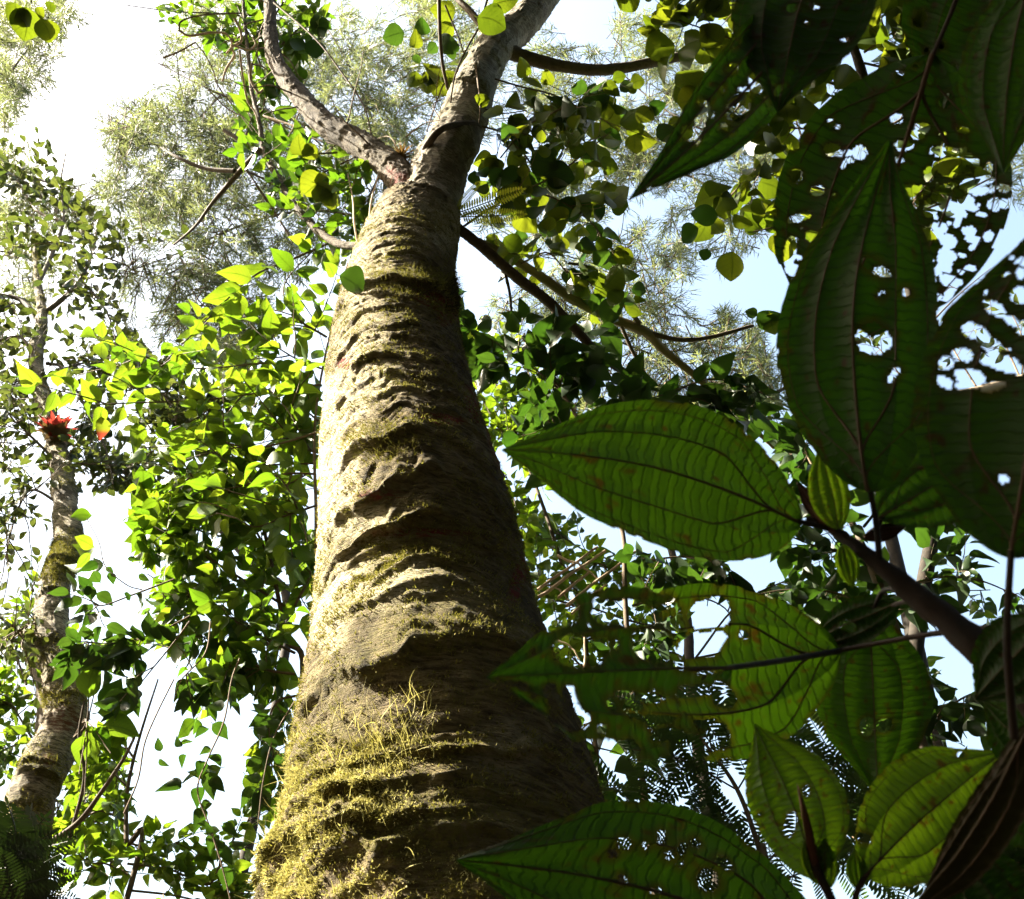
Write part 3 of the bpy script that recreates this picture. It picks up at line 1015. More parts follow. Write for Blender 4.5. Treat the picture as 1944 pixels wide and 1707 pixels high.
tufts(1500, cell * (prg[..., 1] > 500) * blob(862, 562, 22, 34), 0.03, 0.07, 0.0014, 'moss', 'dark_moss', 4, -0.2, 0.8, seed=17)
tufts(1200, cell * vis * blob(810, 548, 60, 14), 0.012, 0.03, 0.0014, 'moss', 'dark_moss', 3, -0.6, 0.8, seed=18)


def D(py, Y):
    """depth at photograph row py of a thing standing Y metres ahead of the camera"""
    v = (853.5 - py) / FPX
    return Y / (math.cos(PITCH) - v * math.sin(PITCH))


def Q(px, py, Y):
    return (px, py, D(py, Y))


# ------------------------------------------------------------------ the second, slender tree with a red bromeliad
lt_pts = [(20, 1760, 3.55), (28, 1640, 3.6), (56, 1530, 3.6), (88, 1450, 3.65), (122, 1360, 3.7), (114, 1280, 3.75), (96, 1190, 3.8), (106, 1110, 3.85), (130, 1040, 3.95),
          (124, 960, 4.05), (114, 880, 4.2), (102, 820, 4.3), (80, 750, 4.4), (68, 680, 4.5), (80, 600, 4.65), (72, 540, 4.75), (66, 470, 4.9)]
lt_w = [118, 108, 94, 82, 78, 66, 58, 55, 54, 44, 37, 34, 30, 25, 19, 12, 7]
ltb = P(*Q(*lt_pts[0]))
lefttree = Plant('slender_tree', 'slender tree with lichen spotted trunk carrying a red bromeliad', 'tree', (float(ltb[0]), float(ltb[1]), 0.0), seed=31)
pts3 = [Q(*p) for p in lt_pts]
gp = [ltb[0], ltb[1], 0.0]
_, ltp, ltv, ltd, ltm = limb('trunk', pts3, lt_w, 'left_bark', lefttree.o, 61, nseg=90, nring=420, band=0.10, freq=11, lumps=0.20, moss_amt=0.9,
                             red_at=[(128, 1365, 26), (112, 1370, 18), (95, 1440, 14)], ridge_n=60, amp=0.26)
tube_obj('trunk_foot', spline(np.array([[ltb[0] - 0.03, ltb[1] - 0.05, -0.05], [ltb[0] - 0.02, ltb[1] - 0.03, ltb[2] * 0.5], ltp[3]]), 14), [0.2, 0.15, 0.125], M['left_bark'], lefttree.o, 24, 0.1, 4)
lb = [
    ([(75, 600, 4.65), (110, 575, 4.6), (150, 535, 4.6), (175, 480, 4.6), (190, 400, 4.7)], 12, 3),
    ([(77, 610, 4.65), (40, 570, 4.7), (0, 560, 4.7), (-60, 540, 4.7)], 12, 5),
    ([(72, 540, 4.75), (100, 480, 4.8), (120, 420, 4.8), (115, 350, 4.9), (125, 290, 5.0)], 9, 2.5),
    ([(150, 535, 4.6), (180, 560, 4.6), (210, 610, 4.6), (225, 680, 4.6)], 5, 2),
    ([(88, 690, 4.5), (120, 700, 4.5), (160, 770, 4.4), (200, 850, 4.4), (215, 920, 4.3)], 7, 2.5),
    ([(85, 730, 4.45), (50, 650, 4.4), (20, 640, 4.4), (-40, 660, 4.4)], 7, 3),
    ([(110, 880, 4.2), (60, 830, 4.1), (20, 800, 4.1), (-30, 850, 4.0)], 6, 3),
    ([(118, 960, 4.05), (60, 930, 4.0), (30, 980, 4.0), (10, 1060, 4.0)], 6, 2),
    ([(120, 420, 4.8), (70, 400, 4.9), (30, 340, 5.0), (-20, 300, 5.0)], 6, 2),
    ([(175, 480, 4.6), (230, 500, 4.6), (262, 520, 4.6)], 4, 2),
    ([(105, 1170, 3.82), (50, 1190, 3.7), (0, 1220, 3.6)], 5, 2),
    ([(114, 900, 4.2), (150, 880, 4.3), (200, 890, 4.4), (245, 900, 4.4)], 5, 2),
    ([(80, 740, 4.4), (40, 720, 4.4), (15, 760, 4.3), (5, 900, 4.2)], 5, 2),
    ([(120, 700, 4.5), (170, 690, 4.6), (230, 720, 4.6)], 5, 2),
]
for pts, w0, w1 in lb:
    pa = lefttree.branch([Q(*p) for p in pts], w0, w1, 'branch', n=18)
    nn = 24 if pts[-1][1] < 700 else 24
    lefttree.sprays(pa, nn, (60, 150), (4, 8), (20, 31), 'obov', 'small', 0.25, 1.0, opposite=False, tw=0.004, spread=0.7)
lefttree.finish()
# moss cushions on it
ltn = unit(np.cross(np.roll(ltv, -1, 1) - np.roll(ltv, 1, 1), np.gradient(ltv, axis=0)))
ltn = ltn * np.sign(np.sum(ltn * ltd, -1, keepdims=True))
lpr = proj(ltv.reshape(-1, 3)).reshape(ltv.shape[0], ltv.shape[1], 3)
lw = (ltm ** 2) * 0.6 + 2.5 * np.clip(1.2 - ((lpr[..., 0] - 105) / 60) ** 2 - ((lpr[..., 1] - 1065) / 45) ** 2, 0, 1) + 1.2 * np.clip(1.2 - ((lpr[..., 0] - 105) / 60) ** 2 - ((lpr[..., 1] - 1325) / 20) ** 2, 0, 1)
lw = lw * (np.sum(ltn * unit(CAM - ltv), -1) > -0.3)
tufts(20000, lw, 0.006, 0.028, 0.0016, 'moss', 'moss', 2, 0.2, 0.6, lefttree.o, ltv, ltn, 14)


def rosette(name, label, cat, pos, nleaf, ln, wid, mat, axisv, seed, flop=0.6, outer=None):
    r = np.random.default_rng(seed)
    o = thing(name, label, cat, tuple(float(x) for x in pos))
    a = unit(axisv)
    e1 = unit(np.cross(a, [0.3, 0.5, 0.2]))
    e2 = np.cross(a, e1)
    for k in range(nleaf):
        ph = k * 2.399 + r.uniform(-.2, .2)
        tilt = 0.25 + 1.2 * (k / nleaf) + r.uniform(-.1, .1)
        h = e1 * math.cos(ph) + e2 * math.sin(ph)
        L = ln * r.uniform(0.7, 1.1)
        d = unit(a * math.cos(tilt) + h * math.sin(tilt))
        p = np.zeros(3)
        V = []
        sv = np.cross(d, a)
        sv = unit(sv)
        for i in range(6):
            t = i / 5
            w = wid * (1 - t ** 3) * (0.6 + 0.4 * math.sin(math.pi * min(1, t + 0.2))) + 0.0006
            dn = unit(np.cross(sv, d))
            V += [p - sv * w + dn * w * 0.5, p, p + sv * w + dn * w * 0.5]
            p = p + d * L / 5
            d = unit(d + h * flop * 0.2 - a * flop * 0.12)
        F = []
        for i in range(5):
            b = i * 3
            F += [(b, b + 1, b + 4, b + 3), (b + 1, b + 2, b + 5, b + 4)]
        link('leaf', mesh_from('leaf', np.array(V), np.array(F)), M[outer if outer and k > nleaf * 0.72 else mat], o)
    return o


bp_ = P(*Q(100, 828, 4.12))
rosette('red_bromeliad', 'spiky red bromeliad perched on the slender tree trunk', 'bromeliad', bp_, 40, 50 * D(828, 4.12) / FPX, 0.036, 'red_bromeliad', np.array([0.05, -0.3, 0.95]), 5, 0.3, 'brown_bromeliad')
fp_ = P(762, 300, 5.5)
rosette('brown_bromeliad', 'small brown spiky bromeliad in the fork of the big tree', 'bromeliad', fp_, 26, 34 * 5.5 / FPX, 0.006, 'brown_bromeliad', np.array([0.1, -0.5, 0.9]), 6)
rosette('brown_bromeliad', 'tiny dry tuft on the shaded edge of the forking limb', 'bromeliad', P(862, 335, 5.5), 16, 24 * 5.5 / FPX, 0.004, 'brown_bromeliad', np.array([0.9, -0.3, 0.3]), 7)


# ------------------------------------------------------------------ feathery trees: fine narrow leaves high up
def needle_cloud(parent, clusters, name='crown', seed=1, lpx=(14, 34), wpx=0.72, per=(34, 66)):
    r = np.random.default_rng(seed)
    V, F, U, b = [], [], [], 0
    off = world_loc(parent)
    for (c, ax, rad_) in clusters:
        n = int(r.integers(*per))
        d = (c - CAM) @ FWD
        L = r.uniform(*lpx, n)[:, None] * d / FPX
        w = wpx * d / FPX * r.uniform(0.7, 1.4, n)[:, None]
        base = c + ax * r.uniform(-1, 1, n)[:, None] * rad_ + r.normal(0, 0.16, (n, 3)) * rad_
        dv = unit(ax * 0.9 + unit(r.normal(0, 1, (n, 3))) * 1.0 + np.array([0, 0, -0.1]))
        sd_ = unit(np.cross(dv, unit(FWD + r.normal(0, 0.5, (n, 3)))))
        sag = np.array([0, 0, -1.0]) * L * r.uniform(0, 0.18, n)[:, None]
        m = base + dv * L * 0.5
        pts = np.stack([base, m + sd_ * w, m - sd_ * w, base + dv * L + sag], 1)
        V.append(pts.reshape(-1, 3))
        k = np.arange(n)[:, None] * 4 + b
        F.append(np.concatenate([k + np.array([[0, 1, 3, 2]])]))
        U.append(np.tile(np.array([(0, .5), (.5, .9), (.5, .1), (1, .5)]), (n, 1)))
        b += n * 4
    me = mesh_from(name, np.vstack(V) - off, np.vstack(F), False, np.vstack(U))
    o = link(name, me, M['needle'], parent)
    o['kind'] = 'stuff'
    return o


def feathery(label, base_px, Y, skeleton, blobs, seed, trunk_w=40, trunk_top=None):
    """skeleton: branches in (px, py, Y); blobs: where the leaf sprays hang (cx, cy, rx, ry, n)"""
    r = np.random.default_rng(seed)
    b = P(*Q(base_px[0], base_px[1], Y))
    pl = Plant('feathery_tree', label, 'tree', (float(b[0]), float(b[1]), 0.0), 'feathery trees high behind', seed)
    top = trunk_top or (base_px[0], base_px[1] - 900)
    p0 = np.array([b[0], b[1], -0.05])
    p1 = P(*Q(top[0], top[1], Y))
    mid = (p0 + p1) / 2 + np.array([0.1, 0, 0])
    pl.tube('trunk', spline(np.array([p0, mid, p1]), 24), [0.06, 0.05, 0.02], 'dark_bark', 12, 0.1)
    allp = []
    for pts, w0, w1 in skeleton:
        pa = pl.branch([Q(*p) for p in pts], w0, w1, 'branch', n=22, seg=6)
        allp.append(pa)
    anchor = np.vstack(allp)
    apx = proj(anchor)
    cl = []
    for (cx, cy, rx, ry, n) in blobs:
        for _ in range(int(n * 1.5)):
            a, q = r.uniform(0, 2 * np.pi), math.sqrt(r.uniform(0, 1)) * (0.75 + 0.25 * r.uniform())
            x, y = cx + 1.2 * rx * q * math.cos(a), cy + 1.2 * ry * q * math.sin(a)
            Yc = Y + r.normal(0, 0.25)
            c = P(*Q(x, y, Yc))
            if in_gap(c + r.normal(0, 0.22, 3)):
                continue
            near = anchor[np.argmin(np.sum((apx[:, :2] - [x, y]) ** 2, 1))]
            ax = unit(c - near + r.normal(0, 0.25, 3) + np.array([0, 0, -0.1]))
            d = (c - CAM) @ FWD
            cl.append((c, ax, r.uniform(18, 34) * d / FPX))
    # fine twiglets that carry the sprays, one part
    V, F, bb = [], [], 0
    for (c, ax, rd) in cl:
        v, f = tube_geo(np.array([c - ax * rd * 1.6, c, c + ax * rd]), [0.008, 0.006, 0.003], 3)
        V.append(v)
        F.append(f + bb)
        bb += len(v)
    me = mesh_from('twiglets', np.vstack(V) - world_loc(pl.o), np.vstack(F))
    t = link('twiglets', me, M['twig'], pl.o)
    t['kind'] = 'stuff'
    needle_cloud(pl.o, cl, seed=seed)
    return pl


feathery('feathery fine leaved tree spreading behind the left limb of the big tree', (740, 1300), 5.2,
         [([(720, 420, 5.2), (600, 400, 5.2), (480, 420, 5.1), (340, 480, 5.0), (230, 520, 5.0)], 8, 2),
          ([(720, 300, 5.2), (560, 230, 5.1), (420, 180, 5.0), (300, 120, 5.0)], 8, 2),
          ([(720, 260, 5.2), (660, 120, 5.2), (600, 20, 5.2)], 7, 2),
          ([(600, 400, 5.2), (480, 330, 5.1), (350, 290, 5.1), (240, 260, 5.0)], 6, 2),
          ([(340, 480, 5.0), (370, 560, 5.0), (430, 620, 5.0)], 4, 2),
          ([(420, 180, 5.0), (360, 230, 5.0), (250, 210, 5.0)], 4, 1.5),
          ([(560, 230, 5.1), (640, 300, 5.1), (700, 320, 5.2)], 4, 1.5)],
         [(330, 300, 130, 110, 120), (420, 140, 110, 130, 95), (610, 90, 110, 90, 75), (630, 330, 110, 110, 70), (330, 470, 120, 90, 85), (410, 560, 90, 60, 40),
          (400, 620, 110, 60, 45), (300, 560, 70, 60, 30), (920, 120, 90, 140, 40), (780, 220, 90, 90, 45), (740, 30, 80, 50, 20), (690, 190, 90, 110, 55), (255, 235, 55, 45, 30), (480, 330, 120, 130, 80), (820, 90, 90, 100, 40), (540, 450, 90, 70, 40)], 71, trunk_top=(735, 260))
feathery('feathery fine leaved tree behind the right branches of the big tree', (1520, 1300), 5.0,
         [([(1560, 700, 5.0), (1420, 760, 5.0), (1300, 700, 5.0), (1150, 640, 5.0), (1000, 600, 5.0)], 8, 2),
          ([(1560, 500, 5.0), (1440, 420, 5.0), (1300, 330, 5.0), (1150, 290, 5.0), (1000, 280, 5.0)], 8, 2),
          ([(1440, 420, 5.0), (1380, 280, 5.0), (1250, 200, 5.0), (1150, 110, 5.0)], 6, 2),
          ([(1300, 700, 5.0), (1230, 580, 5.0), (1160, 520, 5.0), (1080, 500, 5.0)], 5, 2),
          ([(1560, 400, 5.0), (1500, 200, 5.0), (1420, 60, 5.0)], 6, 2),
          ([(1560, 450, 5.0), (1750, 400, 5.0), (1900, 330, 5.0), (1990, 300, 5.0)], 6, 2)],
         [(1110, 310, 120, 110, 60), (1250, 270, 110, 100, 60), (1150, 560, 120, 90, 75), (1320, 680, 130, 90, 85), (1260, 470, 80, 50, 22), (1000, 600, 90, 60, 22),
          (1400, 330, 80, 120, 55), (1210, 90, 90, 60, 30), (1420, 740, 60, 60, 35), (1910, 320, 50, 60, 16), (1060, 160, 80, 90, 30), (1640, 420, 120, 160, 45), (1480, 90, 90, 90, 25), (1180, 740, 120, 60, 30), (1350, 160, 120, 80, 40), (1010, 400, 90, 80, 30), (1330, 440, 90, 60, 20)], 72, trunk_top=(1540, 420))
feathery('feathery fine leaved tree at the upper left edge', (-90, 1300), 5.4,
         [([(-90, 300, 5.4), (-20, 200, 5.4), (40, 110, 5.4), (110, 30, 5.4)], 7, 2), ([(-90, 380, 5.4), (10, 300, 5.4), (70, 340, 5.4), (150, 360, 5.4)], 6, 2),
          ([(-90, 450, 5.4), (20, 480, 5.4), (110, 470, 5.4)], 5, 2)],
         [(30, 90, 75, 90, 75), (100, 25, 50, 50, 30), (5, 185, 30, 55, 24), (60, 470, 90, 100, 45), (170, 380, 60, 60, 22), (20, 340, 50, 60, 18)], 73, trunk_top=(-90, 200))

# ------------------------------------------------------------------ leafy climber, sunlit, left of the trunk
YC = 3.15
c1 = Plant('leafy_climber', 'sunlit yellow green leafy climber beside the upper left of the big trunk', 'climbing plant', tuple(P(*Q(560, 1500, YC)) * np.array([1, 1, 0])), seed=41)
b0 = P(*Q(590, 1250, YC))
c1.tube('stem', spline(np.array([[b0[0], b0[1], -0.02], [b0[0] + 0.02, b0[1], b0[2] * 0.5], b0, P(*Q(600, 1000, YC)), P(*Q(598, 800, YC)), P(*Q(625, 640, YC)), P(*Q(660, 500, YC))]), 60), [0.012, 0.009, 0.005], 'twig', 6)
CB = [([(640, 455, 3.1), (560, 490, 3.1), (480, 525, 3.1), (400, 600, 3.1), (320, 680, 3.1), (285, 720, 3.1)], 5, 2, 9, 'climber'),
      ([(620, 640, 3.15), (560, 600, 3.1), (540, 540, 3.1), (600, 470, 3.1)], 5, 2, 7, 'climber'),
      ([(610, 730, 3.1), (500, 745, 3.1), (380, 760, 3.1), (250, 765, 3.1), (185, 768, 3.1)], 5, 2.5, 8, 'climber'),
      ([(610, 700, 3.1), (560, 680, 3.1), (500, 640, 3.1), (460, 600, 3.1)], 4, 2, 7, 'climber'),
      ([(610, 690, 3.2), (500, 690, 3.2), (380, 700, 3.2), (270, 690, 3.2), (220, 660, 3.2)], 4, 2, 7, 'climber'),
      ([(600, 880, 3.2), (480, 880, 3.2), (360, 850, 3.2), (260, 850, 3.2)], 4, 2, 7, 'climber'),
      ([(605, 820, 3.1), (540, 840, 3.1), (470, 850, 3.1), (400, 820, 3.1), (380, 740, 3.1)], 5, 2, 8, 'climber'),
      ([(605, 800, 3.15), (560, 760, 3.15), (520, 700, 3.15)], 4, 2, 8, 'climber'),
      ([(600, 900, 3.15), (540, 900, 3.1), (470, 920, 3.1), (400, 930, 3.1), (360, 900, 3.1)], 5, 2, 10, 'climber'),
      ([(600, 960, 3.1), (540, 980, 3.05), (480, 1000, 3.05), (420, 960, 3.05)], 5, 2, 10, 'climber'),
      ([(600, 860, 3.2), (560, 840, 3.2), (530, 780, 3.2)], 4, 2, 9, 'climber')]
for pts, w0, w1, n, mt in CB:
    pa = c1.branch([Q(*p) for p in pts], w0, w1, 'twig', n=20, seg=5)
    c1.sprays(pa, max(3, int(n * 0.7)), (70, 170), (2, 5), (32, 60), 'ovate', ('climber', 'climber', 'climber_dark'), 0.05, 1.0, bias=(-0.2, 0, -0.15), tw=0.0045, spread=0.8, nbias=0.6)
    for s_ in np.linspace(0.15, 1, 6):
        i_ = min(int(s_ * 19), 18)
        t_ = unit(pa[i_ + 1] - pa[i_])
        for g_ in (1, -1):
            n_ = unit(FWD * 0.7 + c1.r.normal(0, 0.6, 3))
            c1.leaf('ovate', mt, pa[i_], t_ * 0.6 + g_ * unit(np.cross(n_, t_)) + np.array([0, 0, -0.2]), n_, c1.r.uniform(38, 64) * D(proj(pa[i_][None])[0][1], 3.1) / FPX)
# large leaves that stand out against the sky, and one dark leaf overlapping the trunk edge
for b_, t_ in [((470, 545), (385, 570)), ((430, 580), (385, 610)), ((440, 560), (420, 640)), ((485, 530), (420, 520)), ((400, 680), (370, 650)), ((320, 695), (365, 660)), ((260, 795), (258, 860)),
               ((290, 810), (330, 835)), ((520, 700), (460, 730)), ((560, 520), (520, 470)), ((600, 460), (640, 430)), ((610, 520), (650, 465))]:
    c1.leafpx('ovate', 'climber', b_, t_, D(b_[1], 3.05), 0.02, c1.r.uniform(-.4, .4))
c1.leafpx('round', 'dark', (638, 520), (692, 552), D(540, 2.0), 0.0, 0.3)
c1.leafpx('ovate', 'red_leaf', (192, 785), (190, 838), D(800, 3.1), 0.0, 0.2)
c1.finish()

c2 = Plant('leafy_shrub', 'dense mid green leafy shrub mass left of the lower big trunk', 'shrub', tuple(P(*Q(520, 1707, 3.4)) * np.array([1, 1, 0])), seed=42)
st = P(*Q(560, 1400, 3.4))
c2.tube('stem', spline(np.array([[st[0], st[1], -0.02], st, P(*Q(540, 1200, 3.4)), P(*Q(500, 1000, 3.4)), P(*Q(470, 880, 3.4))]), 40), [0.016, 0.007], 'twig', 6)
for pts, n in [([(560, 1240, 3.4), (480, 1200, 3.4), (400, 1150, 3.4), (330, 1120, 3.4), (280, 1090, 3.4)], 15),
               ([(540, 1150, 3.4), (460, 1100, 3.35), (380, 1050, 3.35), (310, 1010, 3.35), (265, 985, 3.35)], 15),
               ([(520, 1080, 3.45), (480, 1000, 3.4), (420, 950, 3.4), (350, 930, 3.4)], 13),
               ([(560, 1280, 3.4), (500, 1270, 3.4), (440, 1240, 3.4), (370, 1200, 3.4)], 13),
               ([(560, 1150, 3.5), (590, 1080, 3.5), (570, 1000, 3.5), (580, 920, 3.5)], 13),
               ([(500, 1000, 3.45), (440, 1020, 3.5), (360, 1000, 3.5), (300, 960, 3.5)], 10),
               ([(570, 1320, 3.4), (530, 1330, 3.4), (510, 1370, 3.4), (520, 1440, 3.4)], 8)]:
    pa = c2.branch([Q(*p) for p in pts], 6, 2, 'twig', n=20, seg=5)
    c2.sprays(pa, int(n * 0.8), (50, 130), (2, 4), (38, 60), 'ovate', ('climber_dark', 'climber_dark', 'climber'), 0.05, 1.0, bias=(-0.1, 0, -0.15), tw=0.003, spread=0.85, nbias=0.55, sub=1)
c2.finish()

c3 = Plant('hanging_vine', 'thin vine with dark pointed leaves dangling in the white gap', 'vine', tuple(P(*Q(395, 1760, 3.0)) * np.array([1, 1, 0])), seed=43)
pa = c3.branch([Q(455, 1250, 3.0), Q(440, 1290, 3.0), Q(425, 1370, 3.0), Q(395, 1440, 3.0), Q(375, 1500, 3.0), Q(398, 1570, 3.0), Q(420, 1640, 3.0), Q(440, 1720, 3.0)], 3.5, 3, 'twig', 'stem', n=50, seg=5)
for b_, t_ in [((395, 1380), (370, 1395)), ((400, 1370), (432, 1405)), ((395, 1430), (420, 1455)), ((380, 1440), (378, 1475)), ((402, 1420), (380, 1430)), ((350, 1485), (308, 1500)), ((375, 1490), (372, 1530)),
               ((395, 1470), (425, 1500)), ((398, 1460), (405, 1508)), ((345, 1420), (335, 1400)), ((340, 1410), (365, 1405)), ((350, 1430), (345, 1450)), ((400, 1520), (380, 1535)), ((385, 1530), (370, 1570)),
               ((400, 1570), (380, 1560)), ((405, 1580), (398, 1620)), ((410, 1590), (420, 1625)), ((420, 1560), (455, 1580)), ((415, 1610), (440, 1640)), ((425, 1640), (425, 1690)), ((440, 1260), (430, 1230)),
               ((435, 1300), (450, 1330)), ((430, 1340), (400, 1345)), ((440, 1330), (460, 1350)), ((430, 1600), (470, 1605)), ((400, 1590), (395, 1560))]:
    c3.leafpx('ovate', 'dark', b_, t_, D(b_[1], 3.0), 0.03, c3.r.uniform(-.6, .6))
pa = c3.branch([Q(330, 1290, 3.0), Q(300, 1350, 3.0), Q(275, 1410, 3.0), Q(262, 1480, 3.0), Q(235, 1545, 3.0)], 3, 3.5, 'twig', 'stem', n=30, seg=5)
for b_, t_ in [((540, 1380), (500, 1375)), ((530, 1420), (500, 1400)), ((520, 1430), (545, 1460)), ((500, 1440), (470, 1450)), ((500, 1480), (470, 1475)), ((490, 1490), (455, 1530)), ((500, 1490), (510, 1530)), ((495, 1500), (480, 1545)), ((520, 1360), (475, 1372)), ((505, 1350), (480, 1335))]:
    c3.leafpx('ovate', 'dark', b_, t_, D(b_[1], 3.0), 0.03, c3.r.uniform(-.6, .6))
pa = c3.branch([Q(560, 1330, 3.0), Q(520, 1400, 3.0), Q(500, 1480, 3.0), Q(490, 1560, 3.0)], 3, 2.5, 'twig', 'stem', n=30, seg=5)
for b_, t_ in [((190, 1070), (155, 1078)), ((200, 1075), (215, 1090)), ((205, 1085), (215, 1110)), ((240, 1060), (262, 1062)), ((260, 1090), (285, 1100)), ((300, 1440), (318, 1455)), ((305, 1430), (300, 1400))]:
    c3.leafpx('ovate', 'dark', b_, t_, D(b_[1], 3.0), 0.02, c3.r.uniform(-.6, .6))
pa = c3.branch([Q(270, 1120, 3.0), Q(240, 1110, 3.0), Q(200, 1075, 3.0), Q(188, 1030, 3.0), Q(165, 985, 3.0)], 2.5, 1.5, 'twig', 'stem', n=24, seg=5)
c3.finish()

c4 = Plant('dark_leaf_sprig', 'dark leafy sprigs between the slender trunk and the shrub mass', 'shrub', tuple(P(*Q(240, 1300, 3.2)) * np.array([1, 1, 0])), seed=44)
for pts, n in [([(360, 1170, 3.2), (300, 1200, 3.2), (230, 1220, 3.2), (160, 1220, 3.2)], 9), ([(330, 1100, 3.2), (250, 1130, 3.2), (190, 1150, 3.2), (165, 1130, 3.2)], 5),
               ([(360, 1180, 3.2), (330, 1220, 3.2), (285, 1275, 3.2), (265, 1300, 3.2)], 5), ([(400, 1180, 3.2), (390, 1240, 3.2), (345, 1290, 3.2), (330, 1330, 3.2)], 5)]:
    pa = c4.branch([Q(*p) for p in pts], 4, 2, 'twig', n=18, seg=5)
    c4.sprays(pa, n, (30, 70), (2, 3), (40, 56), 'ovate', 'dark', 0.3, 1.0, bias=(-0.1, 0, -0.2), tw=0.003, spread=0.5)
c4.finish()

c5 = Plant('pale_leaf_sapling', 'sapling with pale yellow green rounded leaves low at the lower left', 'sapling', tuple(P(*Q(240, 1760, 3.9)) * np.array([1, 1, 0])), seed=45)
s0 = P(*Q(243, 1700, 3.9))
c5.tube('stem', spline(np.array([[s0[0], s0[1], -0.02], s0, P(*Q(240, 1600, 3.9)), P(*Q(242, 1500, 3.9)), P(*Q(265, 1400, 3.9)), P(*Q(300, 1290, 3.9))]), 40), [0.016, 0.010, 0.004], 'twig', 6)
for pts, n in [([(242, 1640, 3.9), (320, 1650, 3.9), (400, 1680, 3.9), (470, 1660, 3.9), (540, 1640, 3.9)], 13), ([(242, 1690, 3.9), (330, 1700, 3.9), (430, 1720, 3.9), (520, 1700, 3.9)], 11),
               ([(242, 1600, 3.9), (290, 1610, 3.9), (340, 1600, 3.9)], 7), ([(242, 1660, 3.9), (200, 1640, 3.9), (160, 1640, 3.9)], 9), ([(240, 1560, 4.0), (190, 1540, 4.0), (150, 1560, 4.0)], 8),
               ([(400, 1680, 3.9), (440, 1600, 3.9), (470, 1560, 3.9)], 6), ([(250, 1500, 4.0), (200, 1460, 4.0), (160, 1480, 4.0)], 9), ([(255, 1440, 4.0), (220, 1400, 4.0), (180, 1420, 4.0)], 8)]:
    pa = c5.branch([Q(*p) for p in pts], 5, 2, 'twig', n=18, seg=5)
    c5.sprays(pa, n, (40, 80), (2, 4), (30, 46), 'ovate', 'climber', 0.1, 1.0, bias=(0, 0, 0.1), tw=0.003, spread=0.6)
c5.finish()

c6 = Plant('large_leaf_epiphyte', 'epiphyte with a few large perforated dull leaves beside the slender trunk', 'epiphyte', tuple(P(*Q(180, 1350, 3.3))), seed=46)
for b_, t_ in [((165, 1335), (192, 1250)), ((180, 1345), (240, 1285)), ((175, 1355), (268, 1342)), ((185, 1375), (270, 1395)), ((170, 1380), (215, 1420)), ((160, 1390), (150, 1450)), ((165, 1370), (190, 1440))]:
    c6.leafpx('ovate', 'climber_dark', b_, t_, D(b_[1], 3.3), 0.03, c6.r.uniform(-.3, .3))
for e in [(170, 1250), (190, 1265), (210, 1430), (150, 1470), (160, 1520)]:
    c6.branch([Q(140, 1400, 3.45), Q(165, 1370, 3.35), Q(*e, 3.3)], 4, 2, 'twig', 'stem', n=12, seg=5)
c6.branch([Q(95, 1600, 3.5), Q(150, 1560, 3.4), Q(195, 1500, 3.35), Q(235, 1440, 3.3), Q(255, 1400, 3.3)], 12, 5, 'branch', 'branch', n=24)
c6.branch([Q(130, 1600, 3.5), Q(160, 1480, 3.4), Q(150, 1400, 3.35), Q(160, 1330, 3.3)], 8, 4, 'branch', 'branch', n=24)
c6.finish()

# small bright foliage far behind the slender tree
c7 = Plant('far_leafy_tree', 'pale yellow green foliage of a far tree behind the slender trunk', 'tree', tuple(P(*Q(30, 1500, 6.0)) * np.array([1, 1, 0])), seed=47)
f0 = P(*Q(60, 1500, 6.0))
c7.tube('trunk', spline(np.array([[f0[0], f0[1], -0.05], f0, P(*Q(50, 1200, 6.0))]), 20), [0.12, 0.05], 'branch', 10, 0.1)
for pts, n in [([(60, 1400, 6.0), (30, 1350, 6.0), (0, 1300, 6.0)], 12), ([(60, 1450, 6.0), (160, 1440, 6.0), (230, 1460, 6.0)], 10), ([(50, 1300, 6.0), (20, 1200, 6.0), (40, 1120, 6.0)], 8), ([(60, 1500, 6.0), (130, 1530, 6.0), (200, 1580, 6.0)], 8),
               ([(60, 1250, 6.0), (140, 1250, 6.0), (190, 1230, 6.0)], 5), ([(50, 1400, 6.0), (20, 1420, 6.0), (-10, 1440, 6.0)], 8)]:
    pa = c7.branch([Q(*p) for p in pts], 5, 2, 'branch', n=16, seg=5)
    c7.sprays(pa, int(n * 1.5), (40, 90), (3, 5), (22, 34), 'ovate', 'climber', 0.1, 1.0, tw=0.005, spread=0.7)
c7.finish()

c8 = Plant('far_dark_tree', 'far tree with small dark leaf clusters between the two trunks', 'tree', tuple(P(*Q(330, 1500, 7.0)) * np.array([1, 1, 0])), seed=48)
f0 = P(*Q(335, 1250, 7.0))
f0 = P(*Q(540, 1250, 7.0))
c8.tube('trunk', spline(np.array([[f0[0], f0[1], -0.05], f0, P(*Q(480, 1080, 7.0)), P(*Q(380, 960, 7.0)), P(*Q(330, 880, 7.0)), P(*Q(330, 800, 7.0))]), 30), [0.05, 0.04, 0.02], 'dark_bark', 10, 0.1)
for pts, n in [([(325, 900, 7.0), (280, 880, 7.0), (230, 880, 7.0)], 7), ([(330, 850, 7.0), (330, 780, 7.0), (300, 740, 7.0)], 9), ([(330, 820, 7.0), (400, 780, 7.0), (440, 700, 7.0), (470, 650, 7.0)], 13),
               ([(330, 800, 7.0), (290, 720, 7.0), (270, 660, 7.0), (255, 640, 7.0)], 8), ([(400, 780, 7.0), (420, 850, 7.0), (460, 900, 7.0)], 8), ([(325, 950, 7.0), (380, 960, 7.0), (430, 940, 7.0)], 7)]:
    pa = c8.branch([Q(*p) for p in pts], 6, 2, 'branch', n=16, seg=5)
    c8.sprays(pa, int(n * 2.4), (40, 90), (4, 7), (19, 30), 'obov', 'small', 0.15, 1.0, tw=0.006, spread=0.9)
